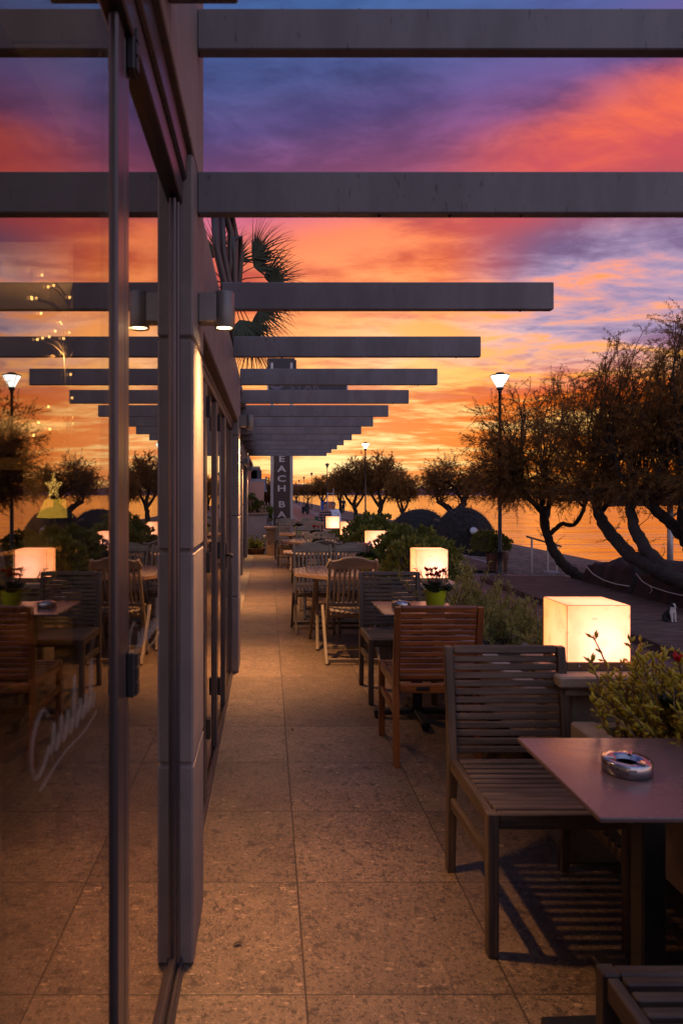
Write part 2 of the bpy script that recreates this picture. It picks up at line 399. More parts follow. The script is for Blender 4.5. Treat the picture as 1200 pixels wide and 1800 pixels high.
# ------------------------------------------------------------------ materials
def floor_mat(name, x0, wx, y0, wy, col, col2, joint, wet=.34):
    m, nt, out = new_mat(name)
    co = N(nt, 'ShaderNodeTexCoord').outputs['Object']
    s = N(nt, 'ShaderNodeSeparateXYZ', _0=co)
    u = M(nt, 'DIVIDE', M(nt, 'SUBTRACT', s.outputs[0], x0), wx); v = M(nt, 'DIVIDE', M(nt, 'SUBTRACT', s.outputs[1], y0), wy)
    du = M(nt, 'MULTIPLY', M(nt, 'ABSOLUTE', M(nt, 'SUBTRACT', M(nt, 'FRACT', M(nt, 'ADD', u, .5)), .5)), wx)
    dv = M(nt, 'MULTIPLY', M(nt, 'ABSOLUTE', M(nt, 'SUBTRACT', M(nt, 'FRACT', M(nt, 'ADD', v, .5)), .5)), wy)
    dj = M(nt, 'MINIMUM', du, dv)
    j = M(nt, 'SUBTRACT', 1., SMOOTH(nt, dj, .0012, .0045))
    cell = N(nt, 'ShaderNodeCombineXYZ', X=M(nt, 'FLOOR', u), Y=M(nt, 'FLOOR', v)).outputs[0]
    wn = N(nt, 'ShaderNodeTexWhiteNoise', Vector=cell)
    off = N(nt, 'ShaderNodeVectorMath', {'operation': 'MULTIPLY_ADD'}, _0=wn.outputs['Color'], _1=(9, 9, 9), _2=co).outputs[0]
    n1 = N(nt, 'ShaderNodeTexNoise', Vector=off, Scale=4.5, Detail=8., Roughness=.68)
    n2 = N(nt, 'ShaderNodeTexNoise', Vector=off, Scale=60., Detail=5., Roughness=.75)
    n3 = N(nt, 'ShaderNodeTexVoronoi', Vector=off, Scale=70.)
    n4 = N(nt, 'ShaderNodeTexNoise', Vector=N(nt, 'ShaderNodeMapping', Vector=off, Rotation=(0, 0, .7), Scale=(1, 2.6, 1)).outputs[0], Scale=24., Detail=2., Distortion=2.2)
    c = MIX(nt, SMOOTH(nt, n1.outputs['Fac'], .36, .64), c4(col), c4(col2))
    n6 = N(nt, 'ShaderNodeTexNoise', Vector=off, Scale=1.3, Detail=3., Roughness=.6)
    c = MIX(nt, M(nt, 'MULTIPLY', SMOOTH(nt, n6.outputs['Fac'], .48, .66), .35), c, c4(tuple(x*.55 for x in col2)))
    c = MIX(nt, M(nt, 'MULTIPLY', SMOOTH(nt, n2.outputs['Fac'], .50, .60), .85), c, c4(tuple(x*.30 for x in col2)))
    n7 = N(nt, 'ShaderNodeTexNoise', Vector=off, Scale=150., Detail=3., Roughness=.7)
    c = MIX(nt, M(nt, 'MULTIPLY', SMOOTH(nt, n7.outputs['Fac'], .55, .63), .6), c, c4(tuple(min(1, x*2.0) for x in col)))
    n5 = N(nt, 'ShaderNodeTexNoise', Vector=off, Scale=19., Detail=4., Roughness=.65)
    c = MIX(nt, M(nt, 'MULTIPLY', SMOOTH(nt, n5.outputs['Fac'], .57, .64), .7), c, c4(tuple(x*.28 for x in col2)))
    c = MIX(nt, M(nt, 'MULTIPLY', SMOOTH(nt, n4.outputs['Fac'], .65, .675), .75), c, c4(tuple(min(1, x*2.3) for x in col)))
    vo = N(nt, 'ShaderNodeTexVoronoi', Vector=N(nt, 'ShaderNodeMapping', Vector=off, Rotation=(0, 0, .5), Scale=(1, 1.9, 1)).outputs[0], Scale=9.)
    sh_ = M(nt, 'MULTIPLY', M(nt, 'SUBTRACT', 1., SMOOTH(nt, vo.outputs['Distance'], .10, .15)), M(nt, 'GREATER_THAN', N(nt, 'ShaderNodeSeparateColor', Color=vo.outputs['Color']).outputs[0], .62))
    c = MIX(nt, M(nt, 'MULTIPLY', sh_, .7), c, c4(tuple(min(1, x*2.1) for x in col)))
    c = MIX(nt, M(nt, 'MULTIPLY', wn.outputs['Value'], .42), c, (.02, .012, .008, 1))
    c = MIX(nt, M(nt, 'MULTIPLY', j, .85), c, c4(joint))
    b = N(nt, 'ShaderNodeBsdfPrincipled')
    nt.links.new(c, b.inputs['Base Color'])
    nt.links.new(M(nt, 'ADD', wet, M(nt, 'MULTIPLY', n1.outputs['Fac'], .28)), b.inputs['Roughness'])
    h = M(nt, 'SUBTRACT', M(nt, 'MULTIPLY', n2.outputs['Fac'], .35), M(nt, 'MULTIPLY', j, 1.2))
    bp = N(nt, 'ShaderNodeBump', Strength=.5, Distance=.003, Height=h)
    nt.links.new(bp.outputs[0], b.inputs['Normal']); nt.links.new(b.outputs[0], out.inputs[0])
    return m

mt = {}
mt['floor'] = floor_mat('limestone_slabs', .115, .627, 2.084, .603, (.235, .16, .103), (.165, .112, .075), (.03, .022, .017))
mt['floor_in'] = floor_mat('indoor_slabs', .0, .6, .3, .6, (.30, .24, .17), (.24, .19, .135), (.07, .055, .04), .3)
mt['paving_red'] = floor_mat('red_paving', 0, .22, 0, .11, (.20, .085, .07), (.15, .065, .055), (.06, .035, .03), .5)
mt['paving_grey'] = floor_mat('grey_paving', 0, .4, 0, .4, (.22, .19, .19), (.17, .15, .15), (.07, .06, .06), .5)
mt['ground'] = surf('sandy_ground', (.20, .15, .12), (.075, .055, .046), .9, scale=3.2, bump=1., bscale=7, bdist=.10, speck=(9, .8, .52, (.03, .024, .022)))
mt['soil'] = surf('planter_soil', (.075, .045, .028), (.03, .02, .014), .95, scale=18, bump=.9, bscale=60, bdist=.02)
mt['stone'] = surf('clad_stone', (.235, .19, .175), (.18, .147, .138), .7, scale=5, bump=.25, bscale=110, bdist=.0025, speck=(150, .35, .56, (.13, .11, .10)))
mt['stone_warm'] = surf('cast_stone', (.34, .28, .22), (.25, .20, .155), .75, scale=7, bump=.35, bscale=90, bdist=.004, speck=(130, .5, .55, (.11, .085, .065)))
mt['plaster'] = surf('white_plaster', (.24, .23, .275), (.20, .19, .23), .85, scale=3, bump=.25, bscale=60, bdist=.004)
mt['bronze'] = surf('anodised_frame', (.105, .085, .088), (.08, .066, .07), .30, .5, scale=3, bump=.04, bscale=200, bdist=.001)
mt['beam'] = surf('painted_beam', (.175, .162, .178), (.125, .114, .127), .5, scale=6, bump=.10, bscale=90, bdist=.002, speck=(38, .75, .635, (.05, .042, .042)), stretch=(1.3, 1, .35))
mt['black'] = surf('black_metal', (.016, .015, .015), (.010, .010, .010), .42, scale=9, bump=.05)
mt['black_dull'] = surf('black_hinge', (.011, .011, .013), (.008, .008, .009), .5, scale=9, bump=.05)
mt['lampgrey'] = surf('lamp_housing', (.20, .19, .18), (.16, .15, .14), .4, .35, scale=5, bump=.03)
mt['galv'] = surf('galvanised_steel', (.42, .42, .44), (.34, .34, .37), .42, .55, scale=7, bump=.04)
mt['chrome'] = surf('polished_steel', (.46, .45, .47), (.38, .37, .39), .12, 1., scale=14, bump=.03, bscale=40, bdist=.001)
def laminate():
    m, nt, out = new_mat('table_laminate'); co = coords(nt)
    n1 = N(nt, 'ShaderNodeTexNoise', Vector=co, Scale=4., Detail=5., Roughness=.6, Distortion=.6)
    n2 = N(nt, 'ShaderNodeTexNoise', Vector=N(nt, 'ShaderNodeMapping', Vector=co, Rotation=(0, 0, .5), Scale=(1.5, 60, 1)).outputs[0], Scale=3., Detail=3.)
    n3 = N(nt, 'ShaderNodeTexNoise', Vector=co, Scale=120., Detail=2.)
    vo = N(nt, 'ShaderNodeTexVoronoi', Vector=co, Scale=5.)
    ring = M(nt, 'SUBTRACT', 1., SMOOTH(nt, M(nt, 'ABSOLUTE', M(nt, 'SUBTRACT', vo.outputs['Distance'], .2)), .004, .018))
    c = MIX(nt, SMOOTH(nt, n1.outputs['Fac'], .35, .65), (.16, .10, .094), (.125, .08, .076))
    c = MIX(nt, M(nt, 'MULTIPLY', SMOOTH(nt, n3.outputs['Fac'], .64, .70), .5), c, (.26, .19, .17, 1))
    c = MIX(nt, M(nt, 'MULTIPLY', SMOOTH(nt, n2.outputs['Fac'], .66, .70), .25), c, (.24, .17, .155, 1))
    b = N(nt, 'ShaderNodeBsdfPrincipled'); nt.links.new(c, b.inputs['Base Color'])
    r = M(nt, 'ADD', M(nt, 'MULTIPLY_ADD', n1.outputs['Fac'], .26, .15), M(nt, 'ADD', M(nt, 'MULTIPLY', ring, .10), M(nt, 'MULTIPLY', SMOOTH(nt, n2.outputs['Fac'], .55, .66), .08)))
    nt.links.new(r, b.inputs['Roughness']); nt.links.new(b.outputs[0], out.inputs[0]); return m
mt['laminate'] = laminate()
mt['wood_grey'] = wood('weathered_wood', (.066, .044, .034), (.148, .108, .086), .55)
mt['wood_oil'] = wood('oiled_wood', (.17, .058, .016), (.34, .125, .034), .38, grey=(.06, .024, .012))
mt['wood_teak'] = wood('silvered_teak', (.18, .13, .085), (.30, .23, .16), .6, grey=(.13, .10, .075))
mt['wood_teak2'] = wood('teak_top', (.30, .185, .13), (.46, .30, .22), .24, grey=(.20, .12, .09), spec=.6)
mt['wood_in'] = wood('indoor_oak', (.30, .16, .07), (.44, .26, .12), .4)
mt['deck'] = wood('deck_boards', (.085, .052, .043), (.17, .105, .085), .85, spec=.2)
mt['sea'] = None
mt['bark'] = surf('tree_bark', (.036, .024, .018), (.016, .011, .009), .95, scale=9, bump=1., bscale=20, bdist=.06, stretch=(1, 1, .45))
mt['tamarisk'] = leafy('tamarisk_foliage', (.15, .080, .022), (.33, .17, .05), .7, .6)
mt['bush'] = leafy('pittosporum_leaf', (.055, .075, .018), (.22, .235, .05), .42, .3)
mt['bush_tip'] = leafy('young_leaf', (.16, .17, .03), (.30, .29, .06), .45, .3)
mt['rosemary'] = leafy('rosemary_leaf', (.17, .17, .045), (.42, .38, .11), .6, .4)
mt['succ'] = leafy('succulent_leaf', (.38, .34, .04), (.74, .64, .10), .45, .5)  # lantern glow put into the leaf colour as bright yellow
mt['straw'] = surf('dry_stems', (.26, .17, .075), (.14, .085, .035), .8, scale=14, bump=.2)
mt['stem'] = surf('brown_stems', (.07, .05, .03), (.05, .034, .02), .8, scale=14, bump=.2)
mt['palm'] = leafy('palm_frond', (.018, .028, .018), (.055, .066, .034), .5, .15)
mt['thatch'] = surf('reed_thatch', (.05, .042, .042), (.016, .013, .013), .95, scale=20, bump=.8, bscale=60, bdist=.02)
mt['tarp'] = surf('dark_net_tarp', (.028, .017, .016), (.016, .010, .010), .85, scale=3, bump=.7, bscale=22, bdist=.03)
mt['rope'] = surf('white_rope', (.55, .48, .44), (.42, .36, .33), .8, scale=60, bump=.4)
mt['lime'] = surf('lime_pot', (.42, .52, .015), (.34, .44, .012), .38, scale=8, bump=.08, bscale=90, bdist=.001)
mt['cyc_leaf'] = leafy('cyclamen_leaf', (.014, .03, .012), (.05, .075, .03), .45, .15)
mt['red_petal'] = leafy('red_petal', (.30, .006, .012), (.50, .014, .02), .5, .3)
mt['pink_petal'] = leafy('pale_petal', (.55, .36, .34), (.75, .55, .50), .5, .3)
mt['terracotta'] = surf('terracotta_pot', (.15, .075, .05), (.11, .055, .036), .8, scale=6, bump=.2)
mt['wet_sand'] = None
mt['brown_sign'] = surf('brown_sign_panel', (.062, .036, .030), (.052, .030, .026), .5, scale=4, bump=.03)
mt['navy_sign'] = surf('navy_sign_panel', (.014, .016, .030), (.011, .012, .024), .4, scale=4, bump=.03)
mt['letter'] = surf('raised_letters', (.62, .52, .50), (.56, .47, .45), .6, scale=9, bump=.03)
mt['letter_dim'] = surf('dull_letters', (.14, .12, .16), (.12, .10, .14), .6, scale=9, bump=.03)
mt['fabric'] = surf('upholstery', (.20, .145, .085), (.15, .105, .06), .9, scale=10, bump=.3, bscale=240, bdist=.002)
mt['cushion'] = surf('cushion_cloth', (.36, .33, .29), (.20, .19, .18), .9, scale=14, bump=.3, bscale=200, bdist=.002, stretch=(1, 6, 1))
mt['in_wall'] = surf('indoor_wall', (.16, .115, .06), (.13, .095, .05), .85, scale=2, bump=.1)
mt['in_ceil'] = surf('indoor_ceiling', (.30, .26, .22), (.27, .235, .2), .9, scale=2, bump=.05)

def glass_mat(name, r0=.10, pw=3., tint=(.80, .78, .74)):
    m, nt, out = new_mat(name)
    lw = N(nt, 'ShaderNodeLayerWeight', Blend=.5)
    f = M(nt, 'MULTIPLY_ADD', M(nt, 'POWER', lw.outputs['Facing'], pw), 1-r0, r0)
    t = N(nt, 'ShaderNodeBsdfTransparent', Color=c4(tint)); g = N(nt, 'ShaderNodeBsdfGlossy', Color=(.97, .89, .81, 1), Roughness=.0)
    mx = N(nt, 'ShaderNodeMixShader', Fac=f); nt.links.new(t.outputs[0], mx.inputs[1]); nt.links.new(g.outputs[0], mx.inputs[2])
    nt.links.new(mx.outputs[0], out.inputs[0]); return m
mt['glass'] = glass_mat('window_glass', .09, 2.95)
mt['screen_glass'] = glass_mat('windbreak_glass', .35, 3., (.7, .7, .7))

def sea_mat():
    m, nt, out = new_mat('sea_water')
    co = N(nt, 'ShaderNodeTexCoord').outputs['Object']
    a = N(nt, 'ShaderNodeMapping', Vector=co, Rotation=(0, 0, R(-10)), Scale=(.11, 1., 1)).outputs[0]
    n1 = N(nt, 'ShaderNodeTexNoise', Vector=a, Scale=.55, Detail=4., Roughness=.5, Distortion=.4)
    n2 = N(nt, 'ShaderNodeTexNoise', Vector=a, Scale=3.2, Detail=4., Roughness=.6)
    n3 = N(nt, 'ShaderNodeTexNoise', Vector=a, Scale=.09, Detail=3., Roughness=.5)
    h = M(nt, 'ADD', M(nt, 'ADD', M(nt, 'MULTIPLY', n1.outputs['Fac'], .75), M(nt, 'MULTIPLY', n2.outputs['Fac'], .05)), M(nt, 'MULTIPLY', n3.outputs['Fac'], 2.2))
    bp = N(nt, 'ShaderNodeBump', Strength=1., Distance=.5, Height=h)
    fr = N(nt, 'ShaderNodeFresnel', IOR=1.36); nt.links.new(bp.outputs[0], fr.inputs['Normal'])
    df = N(nt, 'ShaderNodeBsdfDiffuse', Color=(.10, .022, .012, 1)); gl_ = N(nt, 'ShaderNodeBsdfGlossy', Color=(1., .80, .46, 1), Roughness=.06)  # sunset orange put into the colour of the water's reflection
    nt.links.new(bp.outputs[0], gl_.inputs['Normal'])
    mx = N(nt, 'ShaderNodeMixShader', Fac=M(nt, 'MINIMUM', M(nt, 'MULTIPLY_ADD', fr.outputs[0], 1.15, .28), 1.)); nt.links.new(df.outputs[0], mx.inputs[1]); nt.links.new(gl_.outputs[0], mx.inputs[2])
    nt.links.new(mx.outputs[0], out.inputs[0]); return m
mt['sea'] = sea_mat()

def lantern_mat(name):
    """opal acrylic lit by one bulb low inside: the glow is strongest in front of the bulb"""
    m, nt, out = new_mat(name)
    co = N(nt, 'ShaderNodeTexCoord').outputs['Object']
    d = N(nt, 'ShaderNodeVectorMath', {'operation': 'DISTANCE'}, _0=co, _1=(.03, -.05, .105)).outputs['Value']
    n = N(nt, 'ShaderNodeTexNoise', Vector=co, Scale=14., Detail=3.)
    n2 = N(nt, 'ShaderNodeTexNoise', Vector=co, Scale=45., Detail=2.)
    g = M(nt, 'ADD', d, M(nt, 'MULTIPLY', M(nt, 'SUBTRACT', n.outputs['Fac'], .5), .035))
    c = RAMP(nt, g, [(.07, (1., .40, .25)), (.115, (1., .355, .19)), (.155, (1., .33, .145)), (.235, (1., .29, .075))])
    st = N(nt, 'ShaderNodeMapRange', Value=g, _1=.07, _2=.24, _3=2.1, _4=1.28)
    s2 = M(nt, 'MULTIPLY', st.outputs[0], M(nt, 'SUBTRACT', 1., M(nt, 'MULTIPLY', M(nt, 'MAXIMUM', SMOOTH(nt, n2.outputs['Fac'], .64, .72), M(nt, 'MULTIPLY', SMOOTH(nt, n.outputs['Fac'], .5, .7), .5)), .32)))
    e = N(nt, 'ShaderNodeEmission', Color=c); nt.links.new(s2, e.inputs['Strength'])
    b = N(nt, 'ShaderNodeBsdfPrincipled', Base_Color=(.7, .62, .5, 1), Roughness=.35)
    ad = nt.nodes.new('ShaderNodeAddShader'); nt.links.new(e.outputs[0], ad.inputs[0]); nt.links.new(b.outputs[0], ad.inputs[1])
    nt.links.new(ad.outputs[0], out.inputs[0]); return m
mt['lantern'] = lantern_mat('opal_lantern')
mt['seam'] = surf('lantern_seam', (.16, .11, .07), (.12, .08, .05), .6, scale=20, bump=0)
mt['bulb_warm'] = glow('warm_bulb', (1., .72, .36), 14.)
mt['bulb_white'] = glow('street_bulb', (.93, .96, 1.), 2.2)
mt['star_glow'] = glow('star_paper', (1., .60, .14), 1.9)
mt['shade_glow'] = glow('lit_shade', (1., .58, .06), .75)
mt['fairy'] = glow('fairy_bulb', (1., .50, .14), 5.)
def film(name):
    m, nt, out = new_mat(name); t = N(nt, 'ShaderNodeBsdfTransparent'); b = N(nt, 'ShaderNodeBsdfPrincipled', Base_Color=(.62, .52, .44, 1), Roughness=.8)
    mx = N(nt, 'ShaderNodeMixShader', Fac=.12); nt.links.new(t.outputs[0], mx.inputs[1]); nt.links.new(b.outputs[0], mx.inputs[2]); nt.links.new(mx.outputs[0], out.inputs[0]); return m
mt['decal'] = film('worn_white_film')

# ------------------------------------------------------------------ setting
GZ = -.52                                                    # the promenade lies below the terrace
m = MB()                                                     # one sheet: land, beach, sea bed
prof = [(-4000, GZ-.05), (-60, GZ-.05), (6.6, GZ-.03), (7.4, GZ-.05), (9, GZ-.16), (11, GZ-.36), (12.6, GZ-.56), (13.6, GZ-.69), (15, GZ-.95), (25, GZ-2), (6000, GZ-12)]
ys = [-60, 0, 5, 9]+[10+.55*i for i in range(90)]+[62, 70, 80, 95, 120, 160, 240, 400, 800, 2000, 6000]
xs = [-4000, -60, 6.6]+[7+.35*i for i in range(24)]+[16, 25, 6000]
def gz(x):
    for (a, za), (b, zb) in zip(prof, prof[1:]):
        if x <= b: return za+(zb-za)*(x-a)/(b-a)
    return prof[-1][1]
vs = []
for y in ys:
    for x in xs:
        k = .10 if 7.2 < x < 13.2 and 4 < y < 70 else 0.
        vs.append((x, y, gz(x)+(random.random()-.5)*k))
nx = len(xs)
m.add(vs, [[j*nx+i, j*nx+i+1, (j+1)*nx+i+1, (j+1)*nx+i] for j in range(len(ys)-1) for i in range(nx-1)], None, True)
structure(m.build('ground', mt['ground'], recalc=False))
m = MB(); m.add([(9, -300, 0), (9000, -300, 0), (9000, 12000, 0), (9, 12000, 0)], [[0, 1, 2, 3]])
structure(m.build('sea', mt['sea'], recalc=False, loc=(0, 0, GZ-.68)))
# far shore across the bay
m = MB(); pr = []
for i in range(121):
    x = -900+i*60
    h = 20+14*math.sin(i*.21+1)+9*math.sin(i*.53)+5*math.sin(i*1.31)+random.random()*5
    if 60 < x < 480: h += 66*math.exp(-((x-190)/150)**2)
    if x > 900: h += 16
    pr.append((x, 4200+220*math.sin(i*.3), h))
vs = []
for x, y, h in pr: vs += [(x, y, -3), (x, y+60, h), (x, y+500, -3)]
m.add(vs, [[3*i+a, 3*i+3+a, 3*i+4+a, 3*i+1+a] for i in range(120) for a in (0, 1)], None, True)
mt['hill'] = surf('far_hills', (.24, .11, .12), (.19, .085, .10), 1., scale=.004, bump=0)
structure(m.build('hills', mt['hill']))
# promenade strips
def sheet(name, x0, x1, y0, y1, z, mat, th=.05):
    return structure(MB().bx(x0, x1, y0, y1, z-th, z, .004).build(name, mat))
sheet('pavement', 1.62, 6.5, -6, 17.5, GZ, mt['paving_red'])
sheet('path', 2.7, 4.75, 17.5, 190, GZ, mt['paving_red'])
sheet('pavement', 4.754, 6.2, 17.5, 190, GZ-.004, mt['paving_grey'])
sheet('pavement', -1.0, 2.696, 19.5, 190, GZ-.004, mt['paving_grey'])
structure(MB().bx(6.22, 6.36, 19.2, 190, GZ-.1, GZ+.10, .01).build('kerb', mt['paving_grey']))
# floors
structure(MB().bx(-.335, 1.62, -4, 17.62, -.6, 0, .006).build('floor', mt['floor']))
structure(MB().bx(-6, -.336, -4, 17.4, -.6, -.006, .006).build('floor', mt['floor_in']))

# ------------------------------------------------------------------ the bar building
B = thing('beach_bar_building', 'stone clad bar building with tall glazed doors along the left of the terrace', 'building')
XO, XG = -.2355, -.293
def stack(m, x0, x1, y0, y1, zs):
    for z0, z1 in zip(zs, zs[1:]): m.bx(x0, x1, y0, y1, z0+.004, z1-.004, .007)
    m.bx(x0+.012, x1-.012, y0+.012, y1-.012, zs[0], zs[-1], .001)
PIL = [(2.21, 2.56, XO), (5.85, 6.25, -.243), (9.5, 9.9, -.47), (13.0, 13.4, -.47), (16.7, 17.15, -.485)]
for i, (y0, y1, xo) in enumerate(PIL):
    m = MB(); stack(m, -.62, xo, y0, y1, [0, .64, 1.32, 2.0, 2.59 if i == 0 else 2.55])
    m.build('pillar', mt['stone'], B)
m = MB()                                                     # wall over the near doors, slabs with upright joints
yy = [-4, -2.6, -1.7, -.8, .1, .62, 1.15, 1.68, 2.12, 2.36, 2.56]
for a, b in zip(yy, yy[1:]): m.bx(-.62, XO, a+.002, b-.002, 2.596, 4.3, .004)
m.bx(-.60, XO-.01, -3.9, 2.55, 2.6, 4.29, .001)
m.build('upper_wall', mt['stone'], B)
m = MB()                                                     # lower wall head further along
m.bx(-.62, -.243, 2.562, 5.848, 2.12, 2.54, .006)
for a, b in ((6.252, 9.498), (9.902, 12.998), (13.402, 16.698)): m.bx(-.75, -.475, a, b, 2.12, 2.54, .006)
m.build('lintel', mt['stone'], B)
MB().bx(-6.2, -.26, 2.57, 17.1, 2.552, 2.62, .004).bx(-6.2, -.3, -4, 2.55, 4.31, 4.4, .004).build('roof', mt['plaster'], B)
MB().bx(-6.2, -6.05, -4, 17.1, 0, 4.3, 0).build('rear_wall', mt['in_wall'], B)
for a in ((-6.04, -.64, 17.0, 17.12, 0, 2.55, 0), (-6.04, -.3, -4.1, -4.0, 0, 4.3, 0), (-6.04, -.63, 2.57, 2.65, 2.56, 4.3, 0)):
    MB().bx(*a).build('end_wall', mt['in_wall'], B)
MB().bx(-6.04, -.63, 2.58, 16.99, 2.44, 2.55, 0).bx(-6.04, -.63, -4, 2.565, 3.0, 3.1, 0).build('ceiling', mt['in_ceil'], B)
# frames of the near doors
m = MB()
m.bx(-.315, -.268, -4, 2.208, 2.425, 2.50, .004).bx(-.315, -.255, -4, 2.208, 2.503, 2.594, .004)
m.bx(-.31, -.262, -4, 2.208, 2.4985, 2.5045, .001)
m.build('door_head', mt['bronze'], B)
m = MB(); m.bx(-.335, -.262, -4, 2.208, .0, .016, .003).bx(-.33, -.316, -4, 2.208, .016, .034, .003).bx(-.281, -.268, -4, 2.208, .016, .030, .003)
m.build('track', mt['bronze'], B)
for y0, y1, xo in ((1.318, 1.384, -.2838), (1.388, 1.434, -.2850), (.02, .09, -.2745), (-.06, .012, -.2745), (2.142, 2.172, -.283), (2.175, 2.208, -.276)):
    o = MB().bx(-.312, xo, y0, y1, .02, 2.424, .005).build('door_stile', mt['bronze'], B)
    if abs(y0-1.388) < .01:
        for z in (1.135, 2.405):
            h = MB()
            h.bx(-.285, -.268, 1.40, 1.437, z-.045, z+.045, .003).bx(-.270, -.263, 1.407, 1.43, z-.042, z-.016, .003).bx(-.270, -.263, 1.407, 1.43, z-.012, z+.014, .003).bx(-.270, -.263, 1.407, 1.43, z+.018, z+.043, .003)
            h.build('hinge', mt['black_dull'], o)
def pane(y0, y1, z0, z1, x, nm='glass_pane', mat='glass'):
    return MB().bx(x-.008, x, y0, y1, z0, z1, .0005).build(nm, mt[mat], B)
panes = [pane(.092, 1.316, .022, 2.424, XG), pane(1.436, 2.14, .022, 2.424, XG), pane(-3.9, -.062, .022, 2.424, XG)]
MB().bx(-.309, -.284, .092, 1.316, .022, .075, .003).bx(-.309, -.284, 1.436, 2.14, .022, .075, .003).build('bottom_rail', mt['bronze'], B)
# painted script on the two near panes (illegible strokes, as in the photograph)
def script(y0, y1, z, h, pane_):
    m = MB(); L = y1-y0; random.seed(5)
    def stroke(pts, r=.0026):
        pts = [Vector((XG+.0015, y0+L*u, z+h*v)) for u, v in pts]
        q = []
        for i in range(len(pts)-1):
            a = pts[max(i-1, 0)]; b = pts[i]; c_ = pts[i+1]; d = pts[min(i+2, len(pts)-1)]
            for k in range(6):
                t = k/6; q.append(.5*((2*b)+(c_-a)*t+(2*a-5*b+4*c_-d)*t*t+(3*b-a-3*c_+d)*t**3))
        q.append(pts[-1]); m.tube([Vector((XG+.0008, v.y, v.z)) for v in q], r, 5)
    stroke([(.20, .8), (.13, 1.), (.03, .75), (0, .3), (.05, -.05), (.14, .0), (.22, .25)])
    u = .24
    for k in range(7):
        w = .10; a = random.uniform(.4, .6) if k not in (3, 6) else 1.05
        stroke([(u, .05), (u+w*.35, a), (u+w*.5, a*.75), (u+w*.45, .1), (u+w*.8, .03), (u+w, .3)], .0021); u += w*1.02
    stroke([(.1, -.35), (.4, -.22), (.75, -.3), (1., -.2)], .0015)
    m.build('lettering', mt['decal'], pane_)
script(.86, 1.19, 1.145, .075, panes[0])
script(1.47, 1.88, 1.145, .075, panes[1])
# second bay
X2 = -.312
m = MB(); m.bx(-.34, -.292, 2.562, 5.848, 2.05, 2.085, .003).bx(-.34, -.285, 2.562, 5.848, 2.088, 2.118, .003); m.build('door_head', mt['bronze'], B)
m = MB(); m.bx(-.345, -.285, 2.562, 5.848, 0, .018, .003).bx(-.306, -.294, 2.562, 5.848, .018, .034, .003); m.build('track', mt['bronze'], B)
ybay = [(2.565, 2.62), (3.30, 3.36), (3.365, 3.42), (4.05, 4.11), (4.115, 4.17), (4.86, 4.92), (4.925, 4.985), (5.78, 5.846)]
for i, (y0, y1) in enumerate(ybay):
    o = MB().bx(-.34, -.296, y0, y1, .02, 2.048, .004).build('door_stile', mt['bronze'], B)
    if i in (2, 4):
        for z in (.36, 1.17, 1.93):
            MB().bx(-.297, -.278, y0+.01, y0+.05, z-.05, z+.05, .003).build('hinge', mt['black_dull'], o)
    if i == 6:
        h = MB(); h.bx(-.297, -.288, y0+.005, y1-.005, .98, 1.16, .002); h.tube([(-.29, y0+.03, 1.07), (-.245, y0+.03, 1.07)], .011, 8); h.tube([(-.25, y0+.03, 1.07), (-.25, y0-.08, 1.07)], .010, 8)
        h.build('handle', mt['black'], o)
for (a, b), (c_, d) in zip(ybay, ybay[1:]):
    if c_-b > .1: pane(b, c_, .02, 2.05, X2)
# recessed bays beyond
for (a, b) in ((6.252, 9.498), (9.902, 12.998), (13.402, 16.698)):
    MB().bx(-.60, -.545, a, b, 2.04, 2.118, .003).build('door_head', mt['bronze'], B)
    MB().bx(-.60, -.535, a, b, 0, .03, .003).build('track', mt['bronze'], B)
    n = 4
    for k in range(n+1):
        yk = a+(b-a-.07)*k/n
        MB().bx(-.60, -.55, yk, yk+.07, .03, 2.04, .004).build('door_stile', mt['bronze'], B)
        if k < n: pane(yk+.07, yk+(b-a-.07)/n, .03, 2.04, -.565)
MB().bx(-.60, -.243, 6.2505, 6.262, 0, 2.54, .002).build('return_wall', mt['stone'], B)

# ------------------------------------------------------------------ pergola beams
def beam(y, z0, x0, x1, label, h=.14, th=.045, bolts=(), g='pergola beams over the terrace'):
    t = tag(MB().bx(x0, x1, y-th/2, y+th/2, z0, z0+h, .004).build('pergola_beam', mt['beam']), label, 'beam', g)
    if not bolts and y < 9: bolts = (.38, .62, .86) if y < 3 else (.1, 1.3)
    if bolts:
        b = MB()
        for x in bolts: b.lathe([(.0, .012), (.007, .012), (.011, .006), (.011, -.002)], (x, y, z0+h), 8, None) if z0 > 2.9 else b.lathe([(0, -.006), (.004, -.006), (.007, -.003), (.007, .002)], (x, y, z0), 8)
        b.build('bolt', mt['black'], t)
    return t
ordn = ['', '', 'second', 'third', 'fourth', 'fifth', 'sixth', 'seventh', 'eighth', 'ninth', 'tenth', 'eleventh', 'twelfth', 'thirteenth', 'fourteenth']
beam(2.36, 3.0, XO, 1.9, 'topmost pergola beam, bluish grey, fixed high on the near pillar', .138, .05, (.05, .31, .93, 1.2))
for k in range(1, 15):
    y = 2.36+1.215*(k-2)
    x1 = 1.465 if k < 10 else 1.465-.006*(k-10)
    if k == 1: continue
    if k == 2: lab = 'grey pergola beam just below the topmost one, running past the right edge of the photo'
    elif k == 14: lab = 'last and lowest pergola beam, farthest away, just above the beach bar sign'
    else: lab = 'grey pergola beam with a free sawn end, the %s from the top' % ordn[k]
    beam(y, 2.45, XO if k < 6 else -.47, x1, lab)
t = tag(MB().bx(XO, -.07, 1.56, 1.66, 2.672, 2.80, .004).build('wall_bracket', mt['beam']), 'stubby box bracket on the wall above the near glass door, warm underside', 'bracket')

